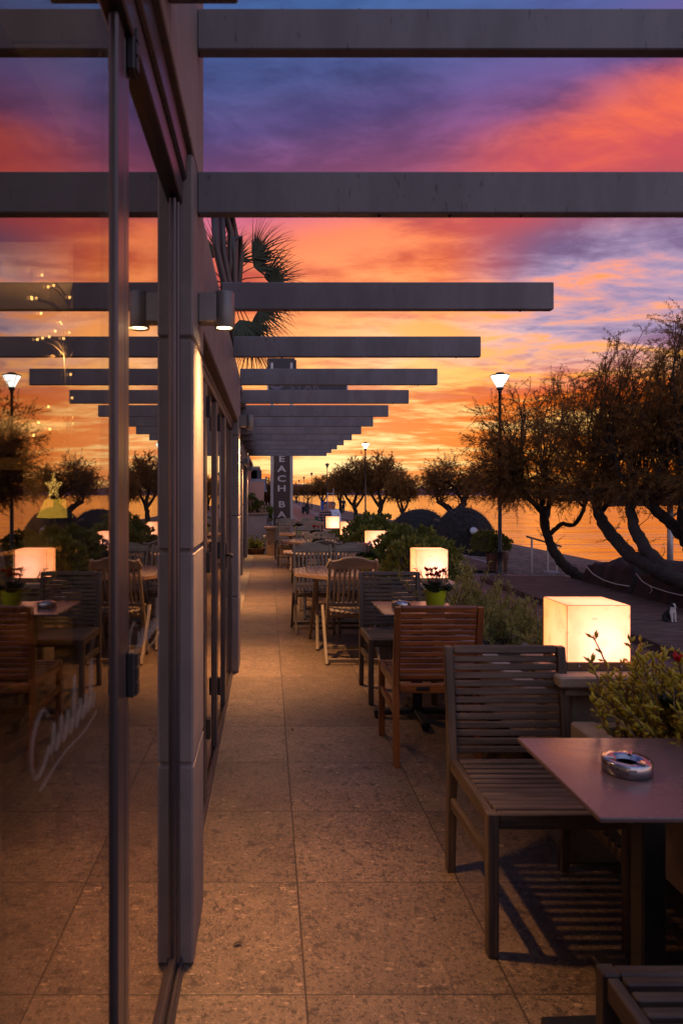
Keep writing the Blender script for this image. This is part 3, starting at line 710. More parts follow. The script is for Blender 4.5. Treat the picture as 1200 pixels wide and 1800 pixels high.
# ------------------------------------------------------------------ wall lamps
def wall_lamp(x, y, label, power):
    t = thing('wall_lamp', label, 'wall lamp', (x, y, 2.07), 0, 'cylinder lamps along the bar wall')
    MB().bx(0, .062, -.032, .032, .018, .118, .004).build('bracket', mt['lampgrey'], t)
    m = MB(); m.lathe([(.026, .014), (.033, .0), (.034, .002), (.034, .122), (.031, .126), (.0, .126)], (.088, 0, 0), 24)
    m.lathe([(.030, .012), (.030, .110)], (.088, 0, 0), 20); m.build('lamp_shade', mt['lampgrey'], t, recalc=False)
    MB().lathe([(0, .006), (.027, .006), (.027, .012), (0, .012)], (.088, 0, 0), 20).build('bulb', mt['bulb_warm'], t)
    lamp_light('lamp_beam', 'SPOT', t, (.088, 0, .002), power*.85, (1., .50, .19), .04, (0, 0, 0), spot_size=R(76), spot_blend=1.)
    lamp_light('lamp_spill', 'SPOT', t, (.088, 0, .004), power*.33, (1., .50, .19), .04, (0, 0, 0), spot_size=R(128), spot_blend=1.)
LP = 150.
wall_lamp(XO, 2.385, 'nearest and largest cylinder wall lamp, lit, on the near stone pillar', LP)
wall_lamp(-.243, 6.03, 'second cylinder wall lamp, lit, on the pillar past the double doors', LP*2.1)
wall_lamp(-.47, 9.7, 'dark cylinder wall lamp on the first pillar of the set back wall', LP*2.1)
wall_lamp(-.47, 13.2, 'small lit wall lamp on the last pillar but one of the bar', LP*1.5)
wall_lamp(-.485, 16.95, 'farthest small wall lamp, on the end pillar beside the white wall', LP*1.1)
# pipes looping up from the roof edge
m = MB()
for dx, dy, top, lean in ((0, 0, 3.36, .03), (.05, .05, 3.34, .05), (.10, .1, 3.22, .0)):
    m.tube([(-.30+dx*.4, 4.6+dy, 2.55), (-.30+dx*.5, 4.6+dy, 2.72), (-.285+dx*.6, 4.58+dy, 2.9), (-.325+dx-lean*.4, 4.56+dy, 3.12), (-.34+dx-lean*.3, 4.56+dy, top), (-.29+dx, 4.62+dy, top+.03), (-.245+dx*.6, 4.66+dy, top-.10), (-.25+dx*.5, 4.66+dy, top-.3), (-.27+dx*.4, 4.66+dy, 2.9)], .024, 10)
tag(m.build('roof_pipes', surf('brown_pipes', (.075, .05, .042), (.05, .035, .03), .4, scale=6, bump=.05)), 'bundle of bent grey pipes rising at the roof edge beside the palm', 'pipes')
# ------------------------------------------------------------------ slatted chairs and square tables
def make_slat_chair(mat):
    """faces -Y, origin on the floor under the middle of the seat"""
    t = thing('slat_chair', 'x', 'chair', (0, 0, 0), 0, 'slatted chairs at the square tables')
    hw = .243
    for sx in (-1, 1):
        MB().bx(sx*(hw-.037), sx*hw, -.262, -.222, 0, .468, .004).build('leg', mat, t)
    for sx in (-1, 1):
        m = MB(); xa = sx*(hw-.017)
        P = [(.268, 0), (.250, .25), (.240, .44), (.262, .64), (.305, .888)]
        vs, uv, fs = [], [], []
        o = random.random()*5
        for i, (y, z) in enumerate(P):
            d = .021 if i < 3 else .018
            for (a, b) in ((-.017, -d), (.017, -d), (.017, d), (-.017, d)):
                vs.append((xa+a, y+b, z)); uv.append((z+o, a+b+o))
        for i in range(len(P)-1):
            for j in range(4): fs.append([i*4+j, i*4+(j+1) % 4, i*4+4+(j+1) % 4, i*4+4+j])
        fs += [[3, 2, 1, 0], [16, 17, 18, 19]]
        m.add(vs, fs, uv); o = m.build('leg', mat, t)
        bv = o.modifiers.new('Bevel', 'BEVEL'); bv.width = .004; bv.segments = 2; bv.limit_method = 'ANGLE'
    m = MB()                                                  # aprons
    m.bx(-hw+.0375, hw-.0375, -.258, -.226, .415, .466, .004).bx(-hw+.0375, hw-.0375, .226, .254, .400, .452, .004)
    for sx in (-1, 1): m.bx(sx*(hw-.006), sx*(hw-.032), -.2215, .225, .412, .464, .004)
    m.build('seat_frame', mat, t)
    for sx in (-1, 1): MB().bar((sx*(hw-.018), -.2215, .30), (sx*(hw-.018), .232, .285), .022, .042, (1, 0, 0)).build('stretcher', mat, t)
    m = MB()
    for k in range(11):
        y = -.205+k*.0395; m.box((0, y, .462-.014*math.sin(PI*(k+.5)/11)), (2*hw-.072, .0285, .016), (R(2)*(k-5)*-.4, 0, 0), .003)
    m.build('seat', mat, t)
    m = MB()
    def by(z): return .240+(z-.44)*.11 if z < .64 else .262+(z-.64)*.173
    for k in range(12):
        z = .492+k*.0315; a = math.atan2(by(z+.02)-by(z-.02), .04)
        m.box((0, by(z), z), (2*hw-.070, .015, .0245), (-a, 0, 0), .003)
    m.build('backrest', mat, t)
    z = .878; a = math.atan2(.043, .248)
    MB().box((0, by(z)-.001, z-.003), (2*hw-.0705, .032, .034), (-a, 0, 0), .006).build('top_rail', mat, t)
    return t
grey_proto, oil_proto = make_slat_chair(mt['wood_grey']), make_slat_chair(mt['wood_oil'])
ug, uo = [], []
place(grey_proto, ug, (.955, 2.505, 0), 0, 'nearest weathered grey slatted chair facing the camera across the near table')
place(grey_proto, ug, (.965, 1.27, 0), PI, 'grey slatted chair cropped at the bottom right corner, only its seat in view')
place(grey_proto, ug, (.965, 5.21, 0), 0, 'dark grey slatted chair behind the second table with the lime pot')
oc = place(oil_proto, uo, (.938, 4.10, 0), PI, 'orange brown oiled slatted chair with its back to the camera')
MB().bx(.04, .115, .2545, .257, .415, .437, .001).build('maker_plate', mt['black'], oc)

def make_square_table():
    t = thing('square_table', 'x', 'table', (0, 0, 0), 0, 'square pedestal tables')
    MB().bx(-.262, .262, -.27, .27, .727, .74, .003).build('tabletop', mt['laminate'], t)
    m = MB(); m.bx(-.033, .033, -.033, .033, .055, .715, .006).bx(-.14, .14, -.14, .14, .715, .7265, .003); m.build('column', mt['black'], t)
    m = MB()
    for a in range(4):
        d = Vector((math.cos(a*PI/2), math.sin(a*PI/2), 0)); s = Vector((-d.y, d.x, 0))
        m.bar(d*.034+Vector((0, 0, .045)), d*.285+Vector((0, 0, .036)), .05, .036, s, .005); m.lathe([(.02, 0), (.02, .02)], d*.262, 10)
    m.build('base', mt['black'], t)
    return t
tp, ut = make_square_table(), []
place(tp, ut, (1.042, 1.903, 0), 0, 'near square table with a purplish top and one steel ashtray')
place(tp, ut, (1.004, 4.685, 0), 0, 'second square table, carrying the lime flower pot')

def ashtray(x, y, z, label, s=1., rz=0):
    t = thing('ashtray', label, 'ashtray', (x, y, z), rz)
    b = MB(); b.lathe([(.060, 0), (.064, .003), (.064, .033), (.060, .037), (.034, .034), (.030, .024), (.0, .022)], n=32, sx=s, sy=s)
    b.build('bowl', mt['chrome'], t, recalc=False)
    MB().lathe([(.0, .0255), (.029, .0255)], n=20, sx=s, sy=s).build('dark_inside', mt['black'], t, recalc=False)
    for a in (.6, 2.7, 4.8): MB().bar((math.cos(a)*.033*s, math.sin(a)*.033*s, .0375), (math.cos(a)*.062*s, math.sin(a)*.062*s, .0385), .010, .004, (-math.sin(a), math.cos(a), 0), .001).build('cigarette_rest', mt['chrome'], t)
    return t
ashtray(.985, 1.905, .7405, 'round polished steel ashtray on the near purplish table', 1., .3)
ashtray(.905, 4.70, .7405, 'small steel ashtray beside the lime pot on the second square table', 1.0, 1.)

# ------------------------------------------------------------------ flower pots
def flower_pot(name, x, y, z, label, petal, n_fl, s=1., pot='lime', seed=1, group='lime pots on the tables'):
    rg = random.Random(seed)
    t = thing(name, label, 'flower pot', (x, y, z), 0, group); t.scale = (s, s, s)
    MB().lathe([(.052, 0), (.056, .004), (.072, .118), (.074, .122), (.070, .124), (.062, .105), (.0, .100)], n=28).build('pot', mt[pot], t, recalc=False)
    m = MB()
    for i in range(46):
        a = rg.random()*2*PI; r = .015+.085*math.sqrt(rg.random()); h = .125+.06*(1-r/.1)+rg.random()*.02
        c = Vector((math.cos(a)*r, math.sin(a)*r, h)); tilt = Euler((rg.uniform(.2, 1.0)*(r/.09), 0, a-PI/2)).to_matrix()
        k = rg.uniform(.022, .036); pl = []
        for q in range(9):
            th = 2*PI*q/9; rr = k*(1-.28*math.exp(-((th-PI*1.5)/.5)**2))
            pl.append(c+tilt @ Vector((math.cos(th)*rr, -math.sin(th)*rr, -.006*math.cos(2*th)-abs(math.sin(th))*.006)))
        m.add([c+Vector((0, 0, .004))]+pl, [[0, 1+q, 1+(q+1) % 9] for q in range(9)], None, True)
    m.build('leaves', mt['cyc_leaf'], t, recalc=False)
    m = MB(); st = MB()
    for i in range(n_fl):
        a = rg.random()*2*PI; r = .055*math.sqrt(rg.random())*1.2; h = .205+rg.random()*.055
        c = Vector((math.cos(a)*r, math.sin(a)*r, h))
        st.tube([(c.x*.3, c.y*.3, .12), (c.x*.8, c.y*.8, h*.8), (c.x, c.y, h)], .002, 5)
        for q in range(5):
            th = 2*PI*q/5+rg.random()*.4; d = Vector((math.cos(th), math.sin(th), 0)); s_ = Vector((-d.y, d.x, 0))
            ln = rg.uniform(.020, .030); up = Vector((0, 0, 1))
            m.add([c, c+d*.010+s_*.010+up*ln*.5, c+d*.016+up*ln*1.05+s_*.004, c+d*.010-s_*.010+up*ln*.5], [[0, 1, 2, 3]])
    m.build('flowers', mt[petal], t, recalc=False); st.build('stems', mt['stem'], t)
    return t
flower_pot('flower_pot', 1.125, 4.66, .7405, 'lime green pot of dark red cyclamen on the second square table', 'red_petal', 15, 1., seed=3)

# ------------------------------------------------------------------ octagonal teak tables and folding chairs
def make_octagon():
    t = thing('octagonal_table', 'x', 'table', (0, 0, 0), 0, 'octagonal teak tables')
    r = .50; k = r*math.tan(PI/8)
    m = MB(); n = 10; ri = r-.035
    def half(x):                                              # half length of the octagon at x, inside the rim
        return ri if abs(x) <= ri*math.tan(PI/8) else ri*(1+math.tan(PI/8))-abs(x)
    for i in range(n):
        a = -ri+2*ri*i/n+.002; b = -ri+2*ri*(i+1)/n-.002
        poly = [(a, -half(a)), (b, -half(b)), (b, half(b)), (a, half(a))]
        q = [(v, -u) for u, v in poly]                        # so that U runs along the plank
        vs = [Vector((u, v, z)) for z in (.718, .738) for u, v in poly]; o = random.random()*7
        m.add(vs, [[3, 2, 1, 0], [4, 5, 6, 7]]+[[j, (j+1) % 4, 4+(j+1) % 4, 4+j] for j in range(4)], [(v.y+o, v.x+v.z+o) for v in vs])
    for i in range(8):
        a0, a1 = PI/8+i*PI/4, PI/8+(i+1)*PI/4; ro = r/math.cos(PI/8); rr = (ri+.001)/math.cos(PI/8)
        pl = [(math.cos(a0)*ro, math.sin(a0)*ro), (math.cos(a1)*ro, math.sin(a1)*ro), (math.cos(a1)*rr, math.sin(a1)*rr), (math.cos(a0)*rr, math.sin(a0)*rr)]
        am = (a0+a1)/2+PI/2; vs = [Vector((u, v, z)) for z in (.706, .7395) for u, v in pl]; o = random.random()*7
        m.add(vs, [[3, 2, 1, 0], [4, 5, 6, 7]]+[[j, (j+1) % 4, 4+(j+1) % 4, 4+j] for j in range(4)], [(v.x*math.cos(am)+v.y*math.sin(am)+o, v.z-v.x*math.sin(am)+v.y*math.cos(am)+o) for v in vs])
    m.build('tabletop', mt['wood_teak2'], t)
    for sx in (-1, 1):
        MB().bar((sx*.285, -.29, 0), (sx*.255, .235, .70), .030, .048, (1, 0, 0)).build('leg', mt['wood_teak'], t)
        MB().bar((sx*.32, .29, 0), (sx*.29, -.235, .70), .030, .048, (1, 0, 0)).build('leg', mt['wood_teak'], t)
    for a in ((-.33, .33, -.255, -.222, .672, .7055, .003), (-.33, .33, .222, .255, .672, .7055, .003), (-.30, .30, -.012, .012, .36, .41, .003)): MB().bx(*a).build('crossbar', mt['wood_teak'], t)
    return t
def make_teak_chair(mat):
    """folding chair, faces -Y: the back posts run down to the front feet and cross the rear legs"""
    t = thing('teak_folding_chair', 'x', 'chair', (0, 0, 0), 0, 'teak folding chairs')
    hw = .205
    def post(z): return -.205+.46*(z/.98) if z < .98 else .255   # y of the back post at height z
    for sx in (-1, 1):
        MB().bar((sx*hw, -.215, 0), (sx*hw, .225, .93), .026, .042, (1, 0, 0)).build('leg', mat, t)
        MB().bar((sx*(hw+.028), .215, 0), (sx*(hw+.028), -.205, .46), .026, .040, (1, 0, 0)).build('leg', mat, t)
    for a in ((-hw-.015, hw+.015, .195, .215, .022, .055, .003), (-hw+.013, hw-.013, -.222, -.2, .05, .082, .003), (-hw+.013, hw-.013, -.045, -.025, .375, .405, .003)): MB().bx(*a).build('crossbar', mat, t)
    m = MB()
    for k in range(9):
        x = -.176+k*.044; m.box((x, -.015, .452+.004*abs(k-4)), (.034, .42, .015), None, .003)
    m.bx(-hw+.013, hw-.013, -.225, -.2, .425, .444, .003).bx(-hw+.013, hw-.013, .13, .155, .425, .444, .003)
    m.build('seat', mat, t)
    a = math.atan2(.44, .93); rm = Euler((-a, 0, 0)).to_matrix()
    def bp(x, s, off=0.): return Vector((x, -.215+s*math.sin(a), s*math.cos(a)))+rm @ Vector((0, off, 0))
    m = MB(); m.bar(bp(-hw+.013, .56), bp(hw-.013, .56), .022, .04, rm @ Vector((0, 1, 0)))
    for k in range(8):
        x = -.155+k*.0443; m.bar(bp(x, .575), bp(x, .955), .022, .012, (1, 0, 0), .002)
    m.build('backrest', mat, t)
    # arched top rail
    top = [(-.232, .012), (-.222, .040), (-.20, .052), (-.165, .054), (-.13, .062), (-.09, .082), (-.04, .090), (0, .091)]
    top += [(-x, y) for x, y in top[:-1][::-1]]
    poly = [(-.236, -.012), (-.236, .0)]+top+[(.236, 0), (.236, -.012), (.205, -.026), (-.205, -.026)]
    mat4 = Matrix.Translation(bp(0, .965, .015)) @ (rm @ Matrix(((1, 0, 0), (0, 0, -1), (0, 1, 0)))).to_4x4()
    o = MB().prism(poly, .028, mat4).build('top_rail', mat, t)
    bv = o.modifiers.new('Bevel', 'BEVEL'); bv.width = .005; bv.segments = 2; bv.limit_method = 'ANGLE'; bv.angle_limit = R(50)
    return t
op, uo2 = make_octagon(), []
place(op, uo2, (.765, 6.98, 0), 0, 'nearest octagonal teak table, pink lit top with a lime pot')
place(op, uo2, (.715, 9.28, 0), 0, 'second octagonal teak table, behind the pair of chairs facing the camera')
place(op, uo2, (.735, 11.55, 0), 0, 'third octagonal teak table, with a red flower on it')
place(op, uo2, (.735, 13.85, 0), 0, 'farthest octagonal teak table, near the stone end counter')
cp, uc = make_teak_chair(mt['wood_teak']), []
CH = [(.752, 6.33, PI, 'nearest teak folding chair, its arched back towards the camera'),
      (.512, 7.70, 0, 'left of the two teak chairs facing the camera behind the first octagonal table'),
      (.985, 7.72, 0, 'right of the two teak chairs facing the camera, partly behind pale flowers'),
      (.68, 8.55, PI, 'darker teak chair seen as a low rail just behind the facing pair'),
      (.775, 10.05, 0, 'teak folding chair facing the camera beyond the second octagonal table'),
      (.735, 12.45, 0, 'teak folding chair facing the camera beyond the third octagonal table'),
      (.46, 14.55, 0, 'teak folding chair with tall slats in front of the sign, left of the white flowers'),
      (.985, 14.55, 0, 'yellow lit teak chair beside the farthest lantern'),
      (.41, 16.1, 0, 'teak folding chair right against the beach bar sign'),
      (.87, 16.2, 0, 'darkest and farthest teak chair, right of the beach bar sign')]
for x, y, r_, lab in CH: place(cp, uc, (x, y, 0), r_+random.uniform(-.03, .03), lab)
# what stands on the teak tables
flower_pot('flower_pot', .995, 7.02, .740, 'lime pot with pale pink flowers on the nearest octagonal table', 'pink_petal', 16, 1.05, seed=8)
flower_pot('flower_pot', .69, 9.35, .740, 'lime pot half hidden by chair slats on the second octagonal table', 'cyc_leaf', 2, .95, seed=9)
flower_pot('flower_pot', .80, 11.35, .740, 'pot with one bright red flower on the third octagonal table', 'red_petal', 9, 1.05, seed=10)
flower_pot('flower_pot', .62, 13.9, .740, 'pot with small white flowers on the farthest octagonal table', 'pink_petal', 12, 1.05, seed=12)
t = thing('napkin_holder', 'square metal napkin holder on the nearest octagonal table', 'napkin holder', (.735, 6.9, .740))
m = MB(); m.bx(-.06, .06, -.045, .045, 0, .006, .001).bx(-.06, .06, -.045, -.041, .006, .07, .001).bx(-.06, .06, .041, .045, .006, .07, .001); m.build('holder', mt['black'], t)
m = MB()
for k in range(7): m.bx(-.055, .055, -.034+k*.010, -.028+k*.010, .007, .058, .001)
m.build('napkins', mt['plaster'], t)

# ------------------------------------------------------------------ pedestals, lanterns, planters
m = MB().bx(1.545, 1.615, -4, 17.5, .004, .40, .006)
tag(m.build('parapet_wall', mt['stone_warm']), 'low stone parapet behind the planters along the terrace edge', 'wall')
mt['lbase'] = surf('lantern_base', (.17, .10, .05), (.13, .075, .04), .6, scale=12)
LY = [2.81, 5.66, 8.42, 11.35, 14.2]
def make_pedestal():
    t = thing('stone_pedestal', 'x', 'pedestal', (0, 0, 0), 0, 'stone pedestals under the lanterns')
    MB().bx(-.115, .145, -.12, .14, 0, .695, .008).build('shaft', mt['stone_warm'], t)
    MB().bx(-.165, .19, -.18, .20, .697, .732, .006).build('moulding', mt['stone_warm'], t)
    MB().bx(-.20, .20, -.215, .225, .738, .785, .008).build('cap', mt['stone_warm'], t)
    return t
def make_lantern():
    t = thing('cube_lantern', 'x', 'lantern', (0, 0, 0), 0, 'glowing cube lanterns')
    s = .128
    m = MB(); m.bx(-s, s, -s, s, .036, .266, .002); m.build('shade', mt['lantern'], t)
    m = MB(); e = .0010
    for sx in (-1, 1):
        for sy in (-1, 1): m.bx(sx*(s+.0004)-e, sx*(s+.0004)+e, sy*(s+.0004)-e, sy*(s+.0004)+e, .037, .2665, .0004)
    for sg in (-1, 1):
        m.bx(-s, s, sg*(s+.0004)-e, sg*(s+.0004)+e, .266-e, .266+e, .0004).bx(sg*(s+.0004)-e, sg*(s+.0004)+e, -s, s, .266-e, .266+e, .0004)
    m.build('seam', mt['seam'], t)
    b = MB(); b.bx(-s-.002, s+.002, -s-.002, s+.002, 0, .035, .003)
    b.build('base', mt['lbase'], t)
    m = MB()
    for x in (-.08, .09): m.lathe([(0, .003), (.005, .002), (.005, 0)], (x, -s-.002, .018), 8, (PI/2, 0, 0))
    m.build('screw', mt['chrome'], t)
    return t
pp, up_ = make_pedestal(), []
lp, ul_ = make_lantern(), []
names = ['nearest and largest', 'second nearest', 'third', 'fourth, half hidden', 'farthest']
wh = ['behind the near grey chair', 'behind the lime pot of red flowers', 'peeping over the leafy bush on its right', 'with bush leaves in front', 'standing clear in front of the two walkers']
for k, y in enumerate(LY):
    place(pp, up_, (1.345, y+.13, 0), 0, '%s stone pedestal, carrying the lantern %s' % (names[k].split(',')[0], wh[k]))
    o = place(lp, ul_, (1.343, y+.128, .7855), 0, '%s glowing cube lantern, %s' % (names[k], wh[k]), (1, .94, 1.))
def planter(y0, y1, label):
    t = thing('planter_box', label, 'planter', (0, (y0+y1)/2, 0), 0, 'stone planter boxes between the pedestals')
    a, b = y0-(y0+y1)/2, y1-(y0+y1)/2
    m = MB(); m.bx(1.175, 1.275, a, b, .36, .62, .008).bx(1.50, 1.542, a, b, .36, .62, .006).bx(1.2755, 1.4995, a, a+.05, .36, .615, .005).bx(1.2755, 1.4995, b-.05, b, .36, .615, .005).bx(1.2755, 1.4995, a+.05, b-.05, .36, .40, .003)
    m.build('trough', mt['stone_warm'], t)
    m = MB(); n = 60; vs = []
    for i in range(n+1):
        for j in range(7): vs.append((1.276+.2235*j/6, a+.051+(b-a-.102)*i/n, .565+random.uniform(-.012, .022)+.02*math.sin(PI*j/6)))
    m.add(vs, [[i*7+j, i*7+j+1, i*7+8+j, i*7+7+j] for i in range(n) for j in range(6)], None, True)
    tag(m.build('soil', mt['soil'], t, recalc=False), None, None)
    return t
planter(.2, 2.70, 'nearest stone planter, with the yellow lit succulent')
planter(3.06, 5.43, 'stone planter with rosemary beside the orange brown chair')
planter(5.90, 8.19, 'stone planter under the bush by the second lantern')
planter(8.67, 11.11, 'stone planter under the farther dark bush')
planter(11.61, 13.97, 'farthest stone planter with low shrubs')

# ------------------------------------------------------------------ planting
def leaf_quads(P, D, ln, wd, rg, fold=0.):
    """P points, D unit directions -> diamond leaves"""
    k = len(P); ax = rg.normal(size=(k, 3)); s = np.cross(D, ax); s /= np.linalg.norm(s, axis=1, keepdims=True)+1e-9
    L = (ln*(.7+.6*rg.random(k)))[:, None]; Wd = (wd*(.7+.6*rg.random(k)))[:, None]
    return np.stack([P, P+D*L*.5+s*Wd, P+D*L, P+D*L*.5-s*Wd], 1)
def unit(a): return a/(np.linalg.norm(a, axis=-1, keepdims=True)+1e-9)
def bush(name, label, cat, loc, blobs, n, ln, wd, seed, mat='bush', tips=0, group=None, stems=True):
    rg = np.random.default_rng(seed); t = thing(name, label, cat, loc, 0, group)
    P, D = [], []
    tot = sum(b[1][0]*b[1][1]*b[1][2] for b in blobs)
    for c, r in blobs:
        k = int(n*(r[0]*r[1]*r[2])/tot); ncl = max(12, k//22)
        q = unit(rg.normal(size=(ncl, 3))); q[:, 2] = np.where(q[:, 2] < -.5, -q[:, 2], q[:, 2])
        rad = (.55+.5*rg.random(ncl)**.6)[:, None]
        cc = np.array(c)+q*rad*np.array(r)
        idx = rg.integers(0, ncl, k)
        g = unit(rg.normal(size=(k, 3)))
        P.append(cc[idx]+g*.028*(rg.random(k)**.5)[:, None]*(ln/.05)); D.append(unit(q[idx]*.8+g*.8+np.array([0, 0, .35])))
    P, D = np.concatenate(P), np.concatenate(D)
    MB().tris(leaf_quads(P, D, ln, wd, rg)).build('foliage', mt[mat], t, recalc=False)
    if stems:
        m = MB()
        for c, r in blobs:
            for i in range(12):
                q = unit(rg.normal(size=3)); q[2] = abs(q[2]); e = np.array(c)+q*np.array(r)*.85; b = np.array((c[0]+q[0]*.05, c[1]+q[1]*.1, 0.))
                m.tube([b, (b+e)/2+np.array((0, 0, .06)), e], [.011, .008, .003], 5)
        m.build('stems', mt['stem'], t)
    if tips:
        P, D = [], []
        for i in range(tips):
            c, r = blobs[rg.integers(0, len(blobs))]
            q = unit(rg.normal(size=3)*np.array((1, 1, .5))+np.array((0, 0, .9))); p0 = np.array(c)+q*np.array(r)*1.0
            for j in range(9):
                d = unit(q*.5+rg.normal(size=3)*.5+np.array((0, 0, .7))); P.append(p0+d*.01); D.append(d)
        MB().tris(leaf_quads(np.array(P), np.array(D), ln*1.25, wd, rg)).build('young_shoots', mt['bush_tip'], t, recalc=False)
    return t
bush('leafy_bush', 'large leafy bush with pale young shoots behind the second lantern', 'bush', (1.42, 7.0, .58),
     [((-.03, -.45, .22), (.30, .34, .27)), ((.05, .05, .27), (.36, .40, .30)), ((.25, -.15, .16), (.30, .36, .30)), ((.0, .55, .22), (.28, .34, .27)), ((.32, .35, .10), (.26, .4, .28))], 10500, .052, .013, 21, tips=34)
bush('leafy_bush', 'dark rounded bush behind the third lantern, towards the lying parasols', 'bush', (1.42, 9.95, .58),
     [((-.04, -.5, .2), (.32, .42, .28)), ((.12, .1, .26), (.40, .5, .36)), ((.0, .6, .22), (.32, .4, .28)), ((.35, .1, .12), (.3, .5, .3))], 9000, .055, .014, 22, tips=6)
bush('leafy_bush', 'low dark bush between the two farthest lanterns', 'bush', (1.40, 12.8, .58),
     [((-.12, 0, .08), (.22, .6, .16)), ((0, .5, .08), (.2, .4, .13))], 2600, .055, .014, 23)

def rosemary(name, label, loc, n, ext, seed, mat='rosemary', h=(.25, .5), nl=.022, nw=.0022, per=64, lean=(0, 0), group=None, density=1.):
    rg = np.random.default_rng(seed); t = thing(name, label, 'shrub', loc, 0, group)
    m = MB(); A = []
    for i in range(n):
        b = np.array([(rg.random()-.5)*ext[0], (rg.random()-.5)*ext[1], 0.]); L = rg.uniform(*h)
        d = unit(np.array([rg.normal()*.42+lean[0], rg.normal()*.42+lean[1], 1.])); pts = [b]; v = d.copy()
        for k in range(7):
            v = unit(v+rg.normal(size=3)*.16+np.array([0, 0, .10 if k > 2 else -.04])); pts.append(pts[-1]+v*L/7)
        pts = np.array(pts); m.tube(pts.tolist(), [.0038, .0034, .003, .0027, .0024, .002, .0016, .001], 4)
        k = int(per*density); u = (.18+.82*rg.random(k)**.8)*6.999; i0 = u.astype(int); f = (u-i0)[:, None]
        P = pts[i0]*(1-f)+pts[i0+1]*f; T = unit(pts[i0+1]-pts[i0]); D = unit(unit(rg.normal(size=(k, 3)))*.8+T*.75)
        A.append(leaf_quads(P, D, nl, nw, rg))
    m.build('stems', mt['stem'], t); MB().tris(np.concatenate(A)).build('foliage', mt[mat], t, recalc=False)
    return t
rosemary('rosemary_shrub', 'tall loose rosemary spilling out of the planter beside the orange brown chair', (1.52, 4.75, .57), 130, (.34, 1.25), 31, h=(.12, .33), nl=.034, nw=.0038, per=64, lean=(.22, 0))
rosemary('rosemary_shrub', 'lower rosemary with dry stems nearest the near lantern, over the planter edge', (1.64, 3.85, .55), 80, (.32, .9), 33, h=(.10, .26), nl=.032, nw=.0034, per=60, lean=(.3, 0))

rosemary('rosemary_shrub', 'few taller upright rosemary shoots in front of the second lantern pedestal', (1.44, 5.1, .57), 26, (.26, .5), 35, h=(.36, .56), nl=.034, nw=.0038, per=70)

def succulent(label, loc, n, ext, seed):
    """fleshy finger leaves in tufts on bare wiry stems, a tangle of dry stems below"""
    rg = np.random.default_rng(seed); t = thing('succulent_plant', label, 'succulent', loc)
    m, lv, dry = MB(), MB(), MB()
    for i in range(n):
        b = np.array([(rg.random()-.5)*ext[0], (rg.random()-.5)*ext[1], .0]); L = rg.uniform(.16, .44); v = unit(np.array([rg.normal()*.4, rg.normal()*.4, 1.]))
        pts = [b]
        for k in range(6): v = unit(v+rg.normal(size=3)*.25+np.array([0, 0, .12])); pts.append(pts[-1]+v*L/6)
        m.tube(pts, [.004]*5+[.003, .002], 5)
        for k in range(rg.integers(14, 26)):
            u = (.45+.55*rg.random())*5.999; i0 = int(u); p = pts[i0]*(1-(u-i0))+pts[i0+1]*(u-i0)
            d = unit(unit(rg.normal(size=3))*.75+v*.9); ln = rg.uniform(.026, .046); w = ln*.16
            s = unit(np.cross(d, rg.normal(size=3))); q = np.cross(d, s)
            lv.add([p, p+d*ln*.55+s*w, p+d*ln*.55+q*w, p+d*ln*.55-s*w, p+d*ln*.55-q*w, p+d*ln+q*w*.3], [[0, 2, 1], [0, 3, 2], [0, 4, 3], [0, 1, 4], [5, 1, 2], [5, 2, 3], [5, 3, 4], [5, 4, 1]], None, True)
    for i in range(150):
        p = np.array([(rg.random()-.5)*ext[0]*1.0, (rg.random()-.5)*ext[1], rg.uniform(-.01, .14)]); v = unit(rg.normal(size=3)); pts = [p]
        ax = unit(rg.normal(size=3))
        for k in range(9): v = unit(v+np.cross(ax, v)*.45+rg.normal(size=3)*.15); pts.append(pts[-1]+v*.018); pts[-1][2] = max(pts[-1][2], -.01)
        dry.tube(pts, .0016, 4)
    m.build('stems', mt['straw'], t); lv.build('foliage', mt['succ'], t, recalc=False); dry.build('dry_stems', mt['straw'], t)
    return t
succulent('yellow green succulent with curly dry stems lit by the nearest lantern', (1.42, 2.33, .565), 190, (.26, .66), 41)
random.seed(3)
flower_pot('cyclamen_plant', 1.40, 2.235, .66, 'deep red cyclamen at the right edge of the photo above the near planter', 'red_petal', 14, 1.15, 'terracotta', seed=15, group=None)
# ------------------------------------------------------------------ end of the terrace: counter, white wall, sign
t = thing('stone_counter', 'low stone counter with a pale slab top at the far end of the terrace', 'counter', (.12, 17.3, 0))
MB().bx(-.14, .42, -.1, .35, 0, .62, .008).build('body', surf('brown_stone', (.38, .22, .10), (.26, .15, .07), .75, scale=9, bump=.35, bscale=90, bdist=.004, speck=(110, .6, .54, (.10, .06, .03))), t)
MB().bx(-.20, .46, -.16, .40, .66, .71, .008).build('top', mt['laminate'], t)
MB().bx(-.165, .44, -.12, .37, .622, .658, .005).bx(-.225, -.1405, -.08, .1, .43, .49, .01).build('moulding', mt['stone_warm'], t)
t = thing('white_wall', 'white rendered garden wall with a stone coping closing the end of the terrace', 'wall', (0, 18.2, GZ))
MB().bx(-6, -.02, 0, .3, 0, 1.50, .01).build('body', mt['plaster'], t)
MB().bx(-6, .02, -.04, .34, 1.502, 1.552, .008).build('coping', mt['stone'], t)
t = thing('windbreak_panel', 'glass windbreak panel with a painted pink reflection standing on the white wall', 'glass panel', (0, 18.35, GZ+1.553))
o = MB().bx(-1.4, -.09, -.006, .006, .0, .82, .001).build('pane', surf('pink_reflection_screen', (.55, .30, .24), (.50, .27, .22), .25, scale=3, bump=0), t)  # pink reflection put into the pane's base colour
